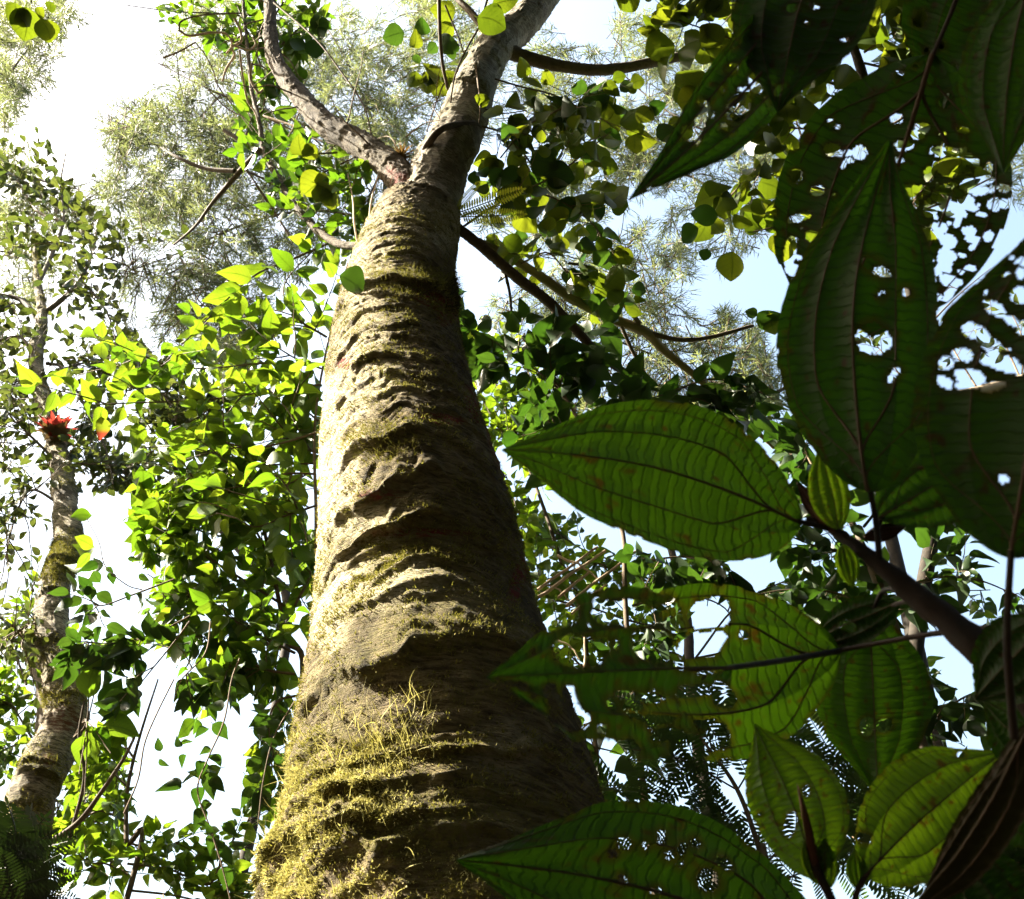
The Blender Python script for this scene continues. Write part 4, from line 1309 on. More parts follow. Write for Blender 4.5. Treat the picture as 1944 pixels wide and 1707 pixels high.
c8.finish()

# ------------------------------------------------------------------ leafy vines on the left limb
e1 = Plant('limb_vine', 'tangled vine with dark leaves wrapped round the upper left limb', 'vine', tuple(P(500, 60, 7.2)), seed=51)
for pts, n, kind, lp in [([(515, 20, 7.2), (470, 30, 7.2), (400, 25, 7.2), (330, 22, 7.2), (240, 10, 7.3)], 12, 'ovate', (22, 36)),
                         ([(512, 70, 7.0), (480, 80, 7.0), (430, 60, 7.0), (380, 40, 7.0)], 11, 'ovate', (24, 38)),
                         ([(520, 100, 6.8), (560, 60, 6.8), (590, 40, 6.8), (600, 10, 6.8)], 9, 'ovate', (30, 46)),
                         ([(515, 40, 7.1), (540, 0, 7.1), (560, -40, 7.1)], 6, 'ovate', (26, 40)),
                         ([(500, 150, 6.8), (490, 110, 6.9), (470, 60, 7.0), (450, 10, 7.2)], 11, 'ovate', (24, 38)),
                         ([(500, 200, 6.8), (510, 170, 6.8), (530, 160, 6.7)], 5, 'ovate', (34, 50)),
                         ([(500, 210, 6.9), (480, 225, 6.9), (465, 215, 6.9)], 3, 'ovate', (34, 50))]:
    pa = e1.branch([(p[0], p[1], p[2] * 1.13) for p in pts], 4, 2, 'twig', 'stem', n=18, seg=5)
    e1.sprays(pa, n, (30, 60), (2, 4), lp, kind, 'climber_dark', 0.0, 1.0, tw=0.004, spread=0.8)
for b_, t_, k_ in [((585, 60), (625, 40), 'round'), ((575, 70), (560, 100), 'round'), ((590, 70), (600, 112), 'round'), ((600, 50), (620, 75), 'round'), ((465, 205), (455, 245), 'ovate'), ((480, 215), (490, 250), 'ovate'), ((500, 160), (530, 185), 'round'), ((425, 70), (415, 95), 'round')]:
    e1.leafpx(k_, 'dark', b_, t_, 7.5, 0.0, e1.r.uniform(-.3, .3))
for pts, w in [([(445, 35, 7.0), (455, 55, 7.0), (458, 78, 7.0), (440, 90, 7.0), (445, 105, 7.0), (430, 130, 7.0), (422, 155, 7.0)], 6),
               ([(340, 60, 7.0), (345, 40, 7.0), (390, 28, 7.0), (460, 25, 7.0)], 4), ([(340, 58, 7.0), (360, 68, 7.0), (400, 62, 7.0), (430, 65, 7.0), (440, 85, 7.0), (430, 102, 7.0)], 5),
               ([(310, 110, 7.0), (340, 98, 7.0), (372, 80, 7.0)], 5), ([(372, 82, 7.0), (390, 105, 7.0), (405, 135, 7.0), (415, 165, 7.0), (450, 210, 7.0), (480, 250, 6.9)], 3),
               ([(395, 170, 7.0), (430, 205, 7.0), (465, 225, 6.9), (495, 260, 6.8)], 3), ([(455, 95, 6.9), (460, 140, 6.9), (470, 190, 6.9), (485, 215, 6.9), (495, 260, 6.8)], 5),
               ([(478, 120, 6.9), (476, 150, 6.9), (490, 175, 6.9), (500, 170, 6.9)], 6), ([(478, 122, 6.9), (495, 125, 6.85), (510, 135, 6.8)], 4), ([(440, 85, 6.9), (470, 95, 6.9), (485, 85, 6.9), (480, 70, 6.9)], 5),
               ([(500, 220, 6.6), (560, 240, 6.4), (610, 258, 6.2), (660, 272, 6.0)], 5), ([(510, 225, 6.6), (580, 258, 6.4), (640, 275, 6.2), (690, 285, 6.0)], 4), ([(520, 5, 6.9), (600, 75, 6.5), (650, 140, 6.3), (690, 200, 6.1), (705, 255, 5.9)], 4),
               ([(470, 250, 6.9), (455, 300, 6.9), (480, 340, 6.9), (520, 400, 6.9), (555, 460, 6.8)], 4), ([(485, 350, 6.8), (525, 410, 6.8), (565, 465, 6.8)], 3), ([(335, 100, 7.0), (340, 150, 7.0), (350, 190, 7.0)], 2)]:
    e1.branch(pts, w, w * 0.7, 'pale_twig' if w >= 5 else 'twig', 'stem', n=26, seg=6)
for k in range(26):
    i_ = int(e1.r.integers(60, 230))
    p_ = lpath[i_]
    d_ = unit(e1.r.normal(0, 1, 3) + np.array([-0.5, 0.2, -0.3]))
    L_ = e1.r.uniform(0.2, 0.55)
    q_ = [p_]
    for _ in range(5):
        d_ = unit(d_ + e1.r.normal(0, 0.25, 3))
        q_.append(q_[-1] + d_ * L_ / 5)
    e1.tube('stem', spline(np.array(q_), 12), [0.006, 0.002], 'twig', 4)
e1.finish()

_l3 = spline(np.array([P(640, 462, 5.6), P(590, 425, 5.9), P(548, 372, 6.2), P(520, 325, 6.5), P(500, 280, 6.7)]), 20)
e2 = Plant('fork_shrub', 'dark leaved sprigs below the fork on the left limb', 'epiphyte', tuple(P(640, 300, 6.0)), seed=52)
for pts, n in [([(690, 290, 5.9), (650, 310, 6.0), (610, 330, 6.0), (585, 350, 6.0)], 7), ([(700, 320, 5.8), (670, 360, 5.8), (650, 400, 5.9)], 6), ([(720, 330, 5.7), (700, 380, 5.7), (690, 430, 5.7)], 5), ([(640, 290, 6.1), (600, 290, 6.1), (575, 275, 6.1)], 5)]:
    pa = e2.branch(pts, 4, 2, 'twig', n=14, seg=5)
    e2.sprays(pa, n, (30, 60), (2, 3), (30, 46), 'ovate', 'climber_dark', 0.1, 1.0, tw=0.004, spread=0.7)
e2.sprays(_l3, 12, (30, 70), (2, 3), (26, 42), 'ovate', ('climber_dark', 'dark'), 0.0, 1.0, tw=0.004, spread=0.8, bias=(0, -0.3, 0))
for b_, t_ in [((620, 330), (570, 370)), ((615, 335), (600, 385)), ((575, 300), (565, 260)), ((630, 350), (625, 400)), ((600, 270), (575, 300)), ((590, 345), (640, 350)), ((700, 390), (720, 430)), ((715, 380), (735, 425))]:
    e2.leafpx('round', 'round', b_, t_, 5.8, 0.0, e2.r.uniform(-.4, .4))
for pts, w in [([(680, 470, 5.2), (672, 420, 5.3), (670, 380, 5.5), (660, 330, 5.7)], 4), ([(700, 440, 5.2), (705, 380, 5.4), (725, 310, 5.6), (715, 280, 5.7)], 4), ([(780, 350, 5.3), (760, 300, 5.5), (740, 260, 5.6), (700, 270, 5.7)], 3)]:
    e2.branch(pts, w, w * .7, 'pale_twig', 'stem', n=16, seg=5)
e2.finish()

cl = Plant('corner_leaves', 'cluster of yellow green round leaves against the sky in the corner', 'tree', tuple(P(60, -60, 5.0)), seed=53)
cl.branch([(60, -90, 5.0), (55, -30, 5.0), (60, 5, 5.0)], 4, 3, 'twig', n=10, seg=5)
for b_, t_ in [((30, 0), (22, 45)), ((50, 5), (45, 78)), ((70, 10), (82, 35)), ((75, 30), (95, 82)), ((30, 15), (60, 50)), ((95, 0), (98, 22))]:
    cl.leafpx('round', 'round', b_, t_, 5.0, 0.05, cl.r.uniform(-.3, .3))
cl.finish()

# ------------------------------------------------------------------ round leaved vine right of the fork
r1 = Plant('round_leaf_vine', 'vine with round yellow green leaves to the right of the fork', 'vine', tuple(P(900, 430, 5.4)), seed=54)
RB = [([(880, 430, 5.35), (940, 390, 5.4), (1000, 360, 5.5), (1060, 330, 5.6), (1110, 290, 5.7), (1160, 250, 5.8)], 5, 16),
      ([(915, 240, 5.8), (960, 255, 5.8), (1000, 300, 5.8), (1030, 350, 5.8), (1060, 400, 5.8)], 4, 12),
      ([(940, 150, 6.2), (990, 165, 6.2), (1050, 180, 6.2), (1110, 210, 6.2), (1150, 230, 6.2)], 4, 13),
      ([(1000, 360, 5.5), (1060, 380, 5.5), (1120, 420, 5.5), (1150, 460, 5.5), (1170, 480, 5.5)], 4, 9),
      ([(950, 300, 5.6), (1000, 240, 5.7), (1060, 210, 5.8), (1120, 180, 5.9)], 3, 11),
      ([(900, 120, 6.4), (850, 150, 6.3), (830, 190, 6.2), (810, 250, 6.1)], 4, 3),
      ([(990, 500, 5.3), (1040, 480, 5.4), (1080, 520, 5.4), (1130, 540, 5.4)], 4, 7)]
for pts, w, n in RB:
    pa = r1.branch(pts, w, 2.5, 'twig', n=18, seg=5)
    r1.sprays(pa, int(n * 1.1), (50, 120), (2, 3), (32, 54), 'round', ('round', 'round', 'round', 'dark'), 0.1, 1.0, bias=(0, 0, -0.1), opposite=False, tw=0.003, spread=0.75, nbias=0.7)
for b_, t_, m_ in [((772, 60), (728, 72), 'dark'), ((800, 70), (800, 40), 'dark'), ((785, 95), (790, 62), 'round'), ((830, 80), (812, 100), 'dark'), ((790, 100), (792, 122), 'dark'), ((870, 95), (845, 100), 'dark'), ((790, 130), (780, 170), 'round'),
                   ((805, 130), (815, 180), 'round'), ((815, 130), (812, 165), 'dark'), ((845, 130), (855, 165), 'round'), ((900, 30), (960, 55), 'round'), ((930, 10), (980, 0), 'round'), ((860, 40), (835, 70), 'round'), ((870, 20), (820, 20), 'round'),
                   ((1390, 470), (1385, 535), 'round'), ((1330, 430), (1290, 455), 'dark'), ((1370, 410), (1310, 410), 'dark'), ((1345, 470), (1335, 495), 'dark'), ((1180, 465), (1190, 505), 'round'), ((1160, 470), (1125, 500), 'dark'),
                   ((1125, 515), (1140, 548), 'round'), ((1090, 520), (1095, 552), 'dark'), ((990, 500), (985, 535), 'round'), ((1020, 520), (1010, 545), 'round'), ((1060, 440), (1055, 490), 'round'), ((1240, 200), (1210, 235), 'round'), ((1230, 210), (1260, 200), 'dark'),
                   ((1030, 330), (1090, 340), 'dark'), ((1000, 300), (1060, 320), 'dark'), ((940, 330), (990, 355), 'dark'), ((900, 320), (905, 355), 'dark'), ((960, 320), (930, 350), 'dark'), ((1080, 390), (1125, 400), 'dark'), ((1020, 420), (1060, 440), 'dark'), ((1100, 370), (1070, 420), 'dark'),
                   ((1440, 600), (1415, 590), 'dark'), ((1430, 610), (1480, 600), 'dark'), ((1460, 590), (1470, 635), 'round')]:
    r1.leafpx('round', m_, b_, t_, 5.5 if b_[0] > 870 else 6.2, 0.02, r1.r.uniform(-.35, .35))
r1.branch([(1140, 470, 5.6), (1170, 455, 5.6), (1180, 440, 5.6), (1185, 400, 5.6)], 2, 1.5, 'twig', 'twig', n=12, seg=4)
for pts, w in [([(833, -20, 6.0), (835, 60, 5.9), (840, 120, 5.9), (850, 170, 5.9)], 9), ([(845, 10, 5.9), (870, 70, 5.9), (880, 100, 5.9)], 4), ([(925, 0, 5.8), (910, 50, 5.8), (890, 85, 5.8), (865, 140, 5.8), (855, 195, 5.8)], 5),
               ([(903, 120, 6.0), (908, 160, 5.8), (912, 200, 5.7), (910, 235, 5.65)], 5), ([(835, 225, 5.5), (822, 200, 5.6), (840, 188, 5.6)], 3), ([(770, 260, 5.6), (805, 235, 5.6), (835, 228, 5.5)], 3), ([(900, 200, 5.9), (950, 215, 5.9), (1000, 210, 5.9)], 3)]:
    r1.branch(pts, w, w * .7, 'branch' if w > 5 else 'twig', 'stem', n=18, seg=6)
r1.finish()

r2 = Plant('round_leaf_tree', 'tree with large round leaves hanging at the upper right behind the broad leaves', 'tree', tuple(P(*Q(1700, 1500, 4.2)) * np.array([1, 1, 0])), seed=55)
f0 = P(*Q(1760, 1500, 4.2))
r2.tube('trunk', spline(np.array([[f0[0], f0[1], -0.05], f0, P(*Q(1780, 900, 4.0)), P(1720, 500, 6.3), P(1640, 150, 6.5), P(1560, -60, 6.6)]), 50), [0.05, 0.04, 0.025], 'dark_bark', 12, 0.1)
for pts, n in [([(1650, 190, 6.5), (1560, 150, 6.4), (1450, 100, 6.2), (1350, 60, 6.2), (1260, 30, 6.2)], 16), ([(1600, 20, 6.5), (1500, 0, 6.4), (1400, 10, 6.3), (1300, -10, 6.2), (1180, -20, 6.2)], 13),
               ([(1690, 380, 6.4), (1560, 360, 6.2), (1440, 330, 6.0), (1380, 380, 5.9)], 12), ([(1650, 190, 6.5), (1560, 240, 6.3), (1480, 240, 6.2), (1400, 220, 6.0), (1340, 180, 6.0)], 11),
               ([(1700, 420, 6.3), (1600, 450, 6.1), (1500, 430, 6.0), (1430, 440, 5.9)], 8), ([(1640, 100, 6.5), (1700, 60, 6.4), (1770, 40, 6.4), (1850, 60, 6.4)], 17), ([(1670, 250, 6.5), (1760, 200, 6.4), (1830, 180, 6.4), (1900, 120, 6.4)], 15),
               ([(1700, 420, 6.4), (1760, 350, 6.4), (1800, 290, 6.4)], 10), ([(1640, 120, 6.5), (1700, 130, 6.4), (1760, 110, 6.4)], 10)]:
    pa = r2.branch(pts, 5, 2.5, 'twig', n=18, seg=5)
    r2.sprays(pa, int(n * 1.3), (40, 80), (2, 4), (40, 64), 'round', 'round', 0.1, 1.0, bias=(0, 0, -0.15), opposite=False, tw=0.004, spread=0.75, nbias=0.7)
r2.finish()

# ------------------------------------------------------------------ foliage right of the trunk
g1 = Plant('small_leaf_climber', 'small bright leaved climber just right of the big trunk', 'climbing plant', tuple(P(*Q(1080, 1500, 3.3)) * np.array([1, 1, 0])), seed=56)
f0 = P(*Q(1120, 1300, 3.3))
g1.tube('stem', spline(np.array([[f0[0], f0[1], -0.02], f0, P(*Q(1060, 1050, 3.3)), P(*Q(990, 850, 3.3)), P(*Q(930, 700, 3.3))]), 40), [0.014, 0.006], 'twig', 6)
for pts, n in [([(1000, 880, 3.3), (940, 800, 3.3), (900, 720, 3.3), (880, 660, 3.3)], 12), ([(980, 820, 3.3), (1010, 760, 3.3), (1000, 700, 3.3), (960, 660, 3.3)], 11), ([(1020, 900, 3.3), (1060, 850, 3.3), (1050, 790, 3.3)], 9),
               ([(1060, 1050, 3.3), (1000, 1000, 3.3), (980, 960, 3.3), (960, 900, 3.3)], 9), ([(1070, 1090, 3.3), (1130, 1070, 3.3), (1180, 1090, 3.3), (1240, 1100, 3.3)], 12), ([(1090, 1150, 3.3), (1040, 1130, 3.3), (1020, 1090, 3.3)], 8),
               ([(1100, 1220, 3.3), (1160, 1200, 3.3), (1230, 1190, 3.3), (1280, 1170, 3.3)], 12), ([(1120, 1280, 3.3), (1080, 1240, 3.3), (1060, 1200, 3.3)], 8), ([(1120, 1270, 3.3), (1180, 1280, 3.3), (1240, 1260, 3.3)], 9)]:
    pa = g1.branch([Q(*p) for p in pts], 5, 2, 'twig', n=18, seg=5)
    g1.sprays(pa, int(n * 1.4), (40, 90), (2, 4), (26, 44), 'ovate', 'climber', 0.05, 1.0, tw=0.003, spread=0.6)
g1.finish()
g2 = Plant('dark_pointed_shrub', 'shrub with dark pointed leaves against the sky right of the trunk', 'shrub', tuple(P(*Q(1200, 1500, 2.9)) * np.array([1, 1, 0])), seed=57)
f0 = P(*Q(1200, 1300, 2.9))
g2.tube('stem', spline(np.array([[f0[0], f0[1], -0.02], f0, P(*Q(1180, 1000, 2.9)), P(*Q(1110, 820, 2.9)), P(*Q(1050, 720, 2.9)), P(*Q(990, 640, 2.9))]), 40), [0.014, 0.005], 'twig', 6)
for pts, n in [([(1110, 820, 2.9), (1060, 740, 2.9), (1000, 690, 2.9), (940, 650, 2.9), (890, 620, 2.9)], 10), ([(1140, 850, 2.9), (1200, 780, 2.9), (1260, 750, 2.9), (1340, 760, 2.9)], 9),
               ([(1060, 740, 2.9), (1080, 680, 2.9), (1100, 640, 2.9)], 5), ([(1150, 900, 2.9), (1080, 830, 2.9), (1040, 800, 2.9)], 7), ([(1260, 750, 2.9), (1350, 720, 2.9), (1430, 740, 2.9), (1470, 760, 2.9)], 7),
               ([(1200, 1080, 2.9), (1260, 1060, 2.9), (1340, 1060, 2.9), (1400, 1090, 2.9)], 10), ([(1200, 1150, 2.9), (1290, 1130, 2.9), (1370, 1150, 2.9), (1410, 1210, 2.9)], 9), ([(1200, 1250, 2.9), (1280, 1240, 2.9), (1340, 1290, 2.9)], 9),
               ([(1200, 1300, 2.9), (1150, 1330, 2.9), (1120, 1380, 2.9), (1130, 1430, 2.9)], 8), ([(1210, 1300, 2.9), (1280, 1330, 2.9), (1350, 1330, 2.9)], 8)]:
    pa = g2.branch([Q(*p) for p in pts], 5, 2, 'twig', n=18, seg=5)
    g2.sprays(pa, int(n * 1.35), (40, 100), (2, 3), (46, 76), 'ovate', 'dark', 0.1, 1.0, bias=(0, 0, -0.2), tw=0.003, spread=0.6)
for b_, t_ in [((1095, 640), (1060, 690)), ((1080, 690), (1030, 720)), ((1130, 690), (1100, 750)), ((1080, 740), (1060, 780)), ((1160, 720), (1250, 730)), ((1300, 760), (1350, 740))]:
    g2.leafpx('ovate', 'dark', b_, t_, D(b_[1], 2.9), 0.0, g2.r.uniform(-.3, .3))
g2.finish()
# dry stems leaning behind
g3 = Plant('dry_stem_bundle', 'bundle of pale dry stems leaning right of the big trunk', 'dead branch', tuple(P(*Q(1000, 1180, 3.6))), seed=58)
for a_, b_, w in [((1020, 1120), (1135, 1040), 7), ((1022, 1135), (1150, 1045), 8), ((1060, 1135), (1120, 1085), 7), ((1075, 1150), (1210, 1045), 8), ((1058, 1055), (1140, 1100), 6), ((1105, 1300), (1110, 1210), 7), ((1060, 1215), (1100, 1250), 4),
                  ((1270, 1300), (1340, 1335), 5), ((1040, 1110), (1080, 1140), 4), ((1085, 1165), (1150, 1110), 6)]:
    m_ = ((a_[0] + b_[0]) / 2 + 3, (a_[1] + b_[1]) / 2 - 4)
    g3.branch([Q(*a_, 3.0), Q(*m_, 3.0), Q(*b_, 3.0)], w, w * .7, 'pale_twig', 'stem', n=10, seg=6, wig=0.004)
g3.finish()

g4 = Plant('oval_leaf_tree', 'tree with sparse small oval leaves against blue sky on the right', 'tree', tuple(P(*Q(1990, 1500, 4.5)) * np.array([1, 1, 0])), seed=59)
f0 = P(*Q(2100, 1300, 4.5))
g4.tube('trunk', spline(np.array([[f0[0], f0[1], -0.05], f0, P(*Q(2060, 800, 4.5))]), 24), [0.1, 0.04], 'branch', 10, 0.1)
g4.branch([Q(2050, 690, 4.5), Q(1940, 725, 4.5), Q(1860, 745, 4.5), Q(1790, 760, 4.5), Q(1700, 800, 4.5)], 32, 20, 'pale_twig', 'branch', n=24, seg=9, rough=0.25)
for pts, n in [([(1940, 725, 4.5), (1900, 640, 4.5), (1850, 570, 4.5), (1800, 540, 4.5)], 13), ([(1860, 745, 4.5), (1820, 680, 4.5), (1790, 630, 4.5), (1760, 600, 4.5)], 9), ([(1940, 725, 4.5), (1940, 640, 4.5), (1900, 560, 4.5)], 10), ([(1770, 610, 4.5), (1820, 560, 4.5), (1880, 510, 4.5)], 5),
               ([(1750, 780, 4.5), (1700, 700, 4.5), (1650, 640, 4.5)], 9), ([(1700, 800, 4.5), (1640, 700, 4.5), (1560, 640, 4.5)], 8)]:
    pa = g4.branch([Q(*p) for p in pts], 4, 1.5, 'twig', n=16, seg=5)
    g4.sprays(pa, n, (40, 80), (2, 4), (20, 30), 'ellip', 'small', 0.2, 1.0, opposite=False, tw=0.003, spread=0.9)
g4.finish()

# low backing foliage on the right
g5 = Plant('dark_understorey_tree', 'dark leafy understorey tree behind the broad leaves at the lower right', 'tree', tuple(P(*Q(1750, 1700, 3.6)) * np.array([1, 1, 0])), seed=60)
f0 = P(*Q(1800, 1600, 3.6))
g5.tube('trunk', spline(np.array([[f0[0], f0[1], -0.05], f0, P(*Q(1700, 1200, 3.6)), P(*Q(1600, 950, 3.6))]), 40), [0.05, 0.015], 'branch', 9, 0.1)
for pts, n in [([(1700, 1200, 3.6), (1600, 1130, 3.6), (1500, 1120, 3.6), (1430, 1130, 3.6)], 8), ([(1680, 1150, 3.6), (1760, 1100, 3.6), (1850, 1100, 3.6), (1930, 1130, 3.6)], 8), ([(1640, 1050, 3.6), (1560, 1040, 3.6), (1480, 1010, 3.6)], 9),
               ([(1750, 1400, 3.6), (1820, 1330, 3.6), (1900, 1300, 3.6)], 7), ([(1760, 1450, 3.6), (1680, 1330, 3.6), (1620, 1300, 3.6)], 6), ([(1780, 1550, 3.6), (1860, 1520, 3.6), (1940, 1540, 3.6)], 13), ([(1800, 1620, 3.6), (1880, 1640, 3.6), (1950, 1680, 3.6)], 11),
               ([(1640, 1000, 3.6), (1700, 930, 3.6), (1800, 870, 3.6)], 9), ([(1600, 950, 3.6), (1540, 880, 3.6), (1520, 820, 3.6)], 8), ([(1780, 1500, 3.6), (1700, 1560, 3.6), (1620, 1600, 3.6)], 5)]:
    pa = g5.branch([Q(*p) for p in pts], 6, 2.5, 'twig', n=18, seg=5)
    g5.sprays(pa, int(n * 1.5), (50, 120), (2, 4), (42, 70), 'ovate', 'dark', 0.1, 1.0, tw=0.003, spread=0.6)
g5.finish()


g6 = Plant('far_mixed_tree', 'far tree with small dark and bright leaves filling the space right of the trunk', 'tree', tuple(P(*Q(1300, 1600, 5.2)) * np.array([1, 1, 0])), seed=62)
f0 = P(*Q(1330, 1450, 5.2))
g6.tube('trunk', spline(np.array([[f0[0], f0[1], -0.05], f0, P(*Q(1300, 1150, 5.2)), P(*Q(1230, 900, 5.2)), P(*Q(1180, 760, 5.2))]), 40), [0.05, 0.03, 0.012], 'dark_bark', 9, 0.1)
for pts, n in [([(1250, 950, 5.2), (1150, 880, 5.2), (1050, 860, 5.2), (960, 800, 5.2)], 13), ([(1230, 900, 5.2), (1120, 800, 5.2), (1020, 730, 5.2), (930, 700, 5.2)], 13), ([(1200, 800, 5.2), (1280, 760, 5.2), (1380, 780, 5.2), (1460, 800, 5.2)], 11),
               ([(1300, 1150, 5.2), (1200, 1080, 5.2), (1100, 1040, 5.2), (1020, 980, 5.2)], 14), ([(1310, 1200, 5.2), (1200, 1180, 5.2), (1100, 1150, 5.2), (1050, 1180, 5.2)], 12), ([(1320, 1250, 5.2), (1400, 1150, 5.2), (1500, 1100, 5.2), (1580, 1080, 5.2)], 12),
               ([(1320, 1300, 5.2), (1420, 1280, 5.2), (1520, 1320, 5.2)], 9), ([(1330, 1350, 5.2), (1230, 1330, 5.2), (1150, 1360, 5.2)], 10), ([(1290, 1100, 5.2), (1380, 1060, 5.2), (1470, 1040, 5.2)], 8), ([(1320, 1250, 5.2), (1560, 1200, 5.2), (1750, 1130, 5.2), (1880, 1120, 5.2)], 14), ([(1330, 1400, 5.2), (1600, 1330, 5.2), (1800, 1300, 5.2)], 12)]:
    pa = g6.branch([Q(*p) for p in pts], 5, 2, 'dark_bark', n=18, seg=5)
    g6.sprays(pa, n, (50, 110), (3, 5), (24, 42), 'ovate', ('dark', 'climber_dark', 'dark', 'climber'), 0.1, 1.0, tw=0.004, twig='dark_bark', spread=0.8, nbias=0.6)
g6.finish()

# ------------------------------------------------------------------ pinnate fronds
def pinna_mesh(name, pairs, ratio, lw, curve, mat, taper=1.0):
    V, F, U = [], [], []

    def quadleaf(p, d, s, L, w):
        b = len(V)
        q = [p, p + d * L * 0.35 + s * w, p + d * L * 0.8 + s * w * 0.8, p + d * L, p + d * L * 0.8 - s * w * 0.8, p + d * L * 0.35 - s * w]
        V.extend(q)
        U.extend([(0, .5), (.35, .9), (.8, .8), (1, .5), (.8, .2), (.35, .1)])
        F.append((b, b + 1, b + 2, b + 3, b + 4, b + 5))

    x = np.linspace(0, 1, pairs)
    for i, t in enumerate(x):
        p = np.array([t, 0, -curve * t * t])
        L = ratio * (math.sin(math.pi * min(1, 0.14 + 0.80 * t)) ** 0.55) * taper
        for g in (1, -1):
            d = unit([0.32, g, -0.05 + 0.05 * math.sin(i)])
            s = unit(np.cross([0, 0, 1.0], d))
            quadleaf(p, d, s, L, lw)
    quadleaf(np.array([1, 0, -curve]), np.array([1.0, 0, -0.3]), np.array([0, 1.0, 0]), ratio * 0.6, lw)
    path = np.array([[t, 0, -curve * t * t] for t in np.linspace(-0.12, 1, 8)])
    tvv, tff = tube_geo(path, [0.012, 0.006], 3)
    b = len(V)
    V = np.vstack([np.array(V), tvv])
    U = U + [(0.5, 0.5)] * len(tvv)
    F = F + [tuple(int(a) + b for a in f) for f in tff]
    me = mesh_from(name, V, [np.array(f) for f in F], False, np.array(U))
    me.materials.append(M[mat])
    return me


PIN = [pinna_mesh('frond', 15, 0.24, 0.026, c, 'pinnate') for c in (0.05, 0.15, 0.25)]
h1 = Plant('feather_leaf_shrub', 'dark shrub with feather shaped compound leaves under the broad leaves', 'shrub', tuple(P(*Q(1450, 1800, 2.3)) * np.array([1, 1, 0])), seed=61)
rr = np.random.default_rng(9)
st = P(*Q(1480, 1760, 2.3))
h1.tube('stem', spline(np.array([[st[0], st[1], -0.02], st, P(*Q(1450, 1640, 2.3)), P(*Q(1400, 1500, 2.3)), P(*Q(1330, 1400, 2.3))]), 30), [0.012, 0.004], 'twig', 6)
HL = [((1450, 1640), (1250, 1560)), ((1450, 1640), (1180, 1640)), ((1420, 1560), (1150, 1500)), ((1400, 1500), (1180, 1420)), ((1380, 1470), (1290, 1350)), ((1330, 1400), (1220, 1340)), ((1430, 1600), (1560, 1480)), ((1450, 1640), (1620, 1540)),
      ((1460, 1680), (1700, 1640)), ((1400, 1500), (1500, 1380)), ((1380, 1450), (1440, 1340)), ((1460, 1700), (1350, 1700)), ((1600, 1560), (1720, 1420)), ((1560, 1500), (1640, 1400)), ((1440, 1620), (1320, 1620)), ((1620, 1700), (1760, 1560))]
for a_, b_ in HL:
    pa = h1.branch([Q(*a_, 2.3), Q((a_[0] + b_[0]) / 2, (a_[1] + b_[1]) / 2 - 20, 2.3 + rr.uniform(-.1, .2)), Q(*b_, 2.3 + rr.uniform(-.1, .2))], 3.5, 1.8, 'twig', 'rachis', n=12, seg=4)
    tt_, A_, B_ = frames(pa)
    for k in range(5):
        i = 2 + k * 2
        dep = (pa[i] - CAM) @ FWD
        L = rr.uniform(85, 130) * dep / FPX
        for g in (1, -1):
            n_ = unit(FWD + rr.normal(0, 0.35, 3))
            sd_ = unit(np.cross(n_, tt_[i])) * g
            ax = unit(sd_ + tt_[i] * 0.7 + np.array([0, 0, -0.25]) + rr.normal(0, .15, 3))
            m = frame_mtx(pa[i] - h1.base, ax, n_, L)
            link('frond', PIN[int(rr.integers(3))], None, h1.o, Matrix(m.tolist()))
PF = pinna_mesh('frond', 26, 0.13, 0.017, 0.1, 'fern_yellow')
hf = thing('polypody_fern', 'small yellow lit fern growing at the fork of the trunk', 'fern', tuple(P(868, 408, 5.15)))
for b_, t_, dt in [((868, 405), (985, 362), 0.1), ((880, 412), (985, 408), 0.2), ((866, 400), (905, 350), 0.1)]:
    p0, p1 = P(*b_, 5.15), P(*t_, 5.15 + dt)
    ax = p1 - p0
    n_ = unit(np.array([-0.3, 0.5, 0.9]))
    link('frond', PF, None, hf, Matrix(frame_mtx(p0 - world_loc(hf), ax, n_, np.linalg.norm(ax)).tolist()))
PD = pinna_mesh('frond', 17, 0.26, 0.021, 0.2, 'fern_dark')
hd = thing('dark_fern', 'dark fern fronds crowding the foot of the slender trunk', 'fern', tuple(P(*Q(20, 1720, 3.0)) * np.array([1, 1, 0.9])))
rr = np.random.default_rng(12)
for k in range(60):
    b_ = (rr.uniform(-40, 60), rr.uniform(1640, 1780))
    a_ = rr.uniform(-2.6, -0.1)
    L = rr.uniform(90, 170)
    t_ = (b_[0] + L * math.cos(a_), b_[1] + 0.9 * L * math.sin(a_))
    if t_[0] > 160:
        continue
    d0 = D(b_[1], 3.0) + rr.uniform(-.25, .2)
    p0, p1 = P(*b_, d0), P(*t_, d0 + rr.uniform(-.1, .1))
    ax = p1 - p0
    n_ = unit(FWD + rr.normal(0, 0.3, 3))
    link('frond', PD, None, hd, Matrix(frame_mtx(p0 - world_loc(hd), ax, n_, np.linalg.norm(ax)).tolist()))


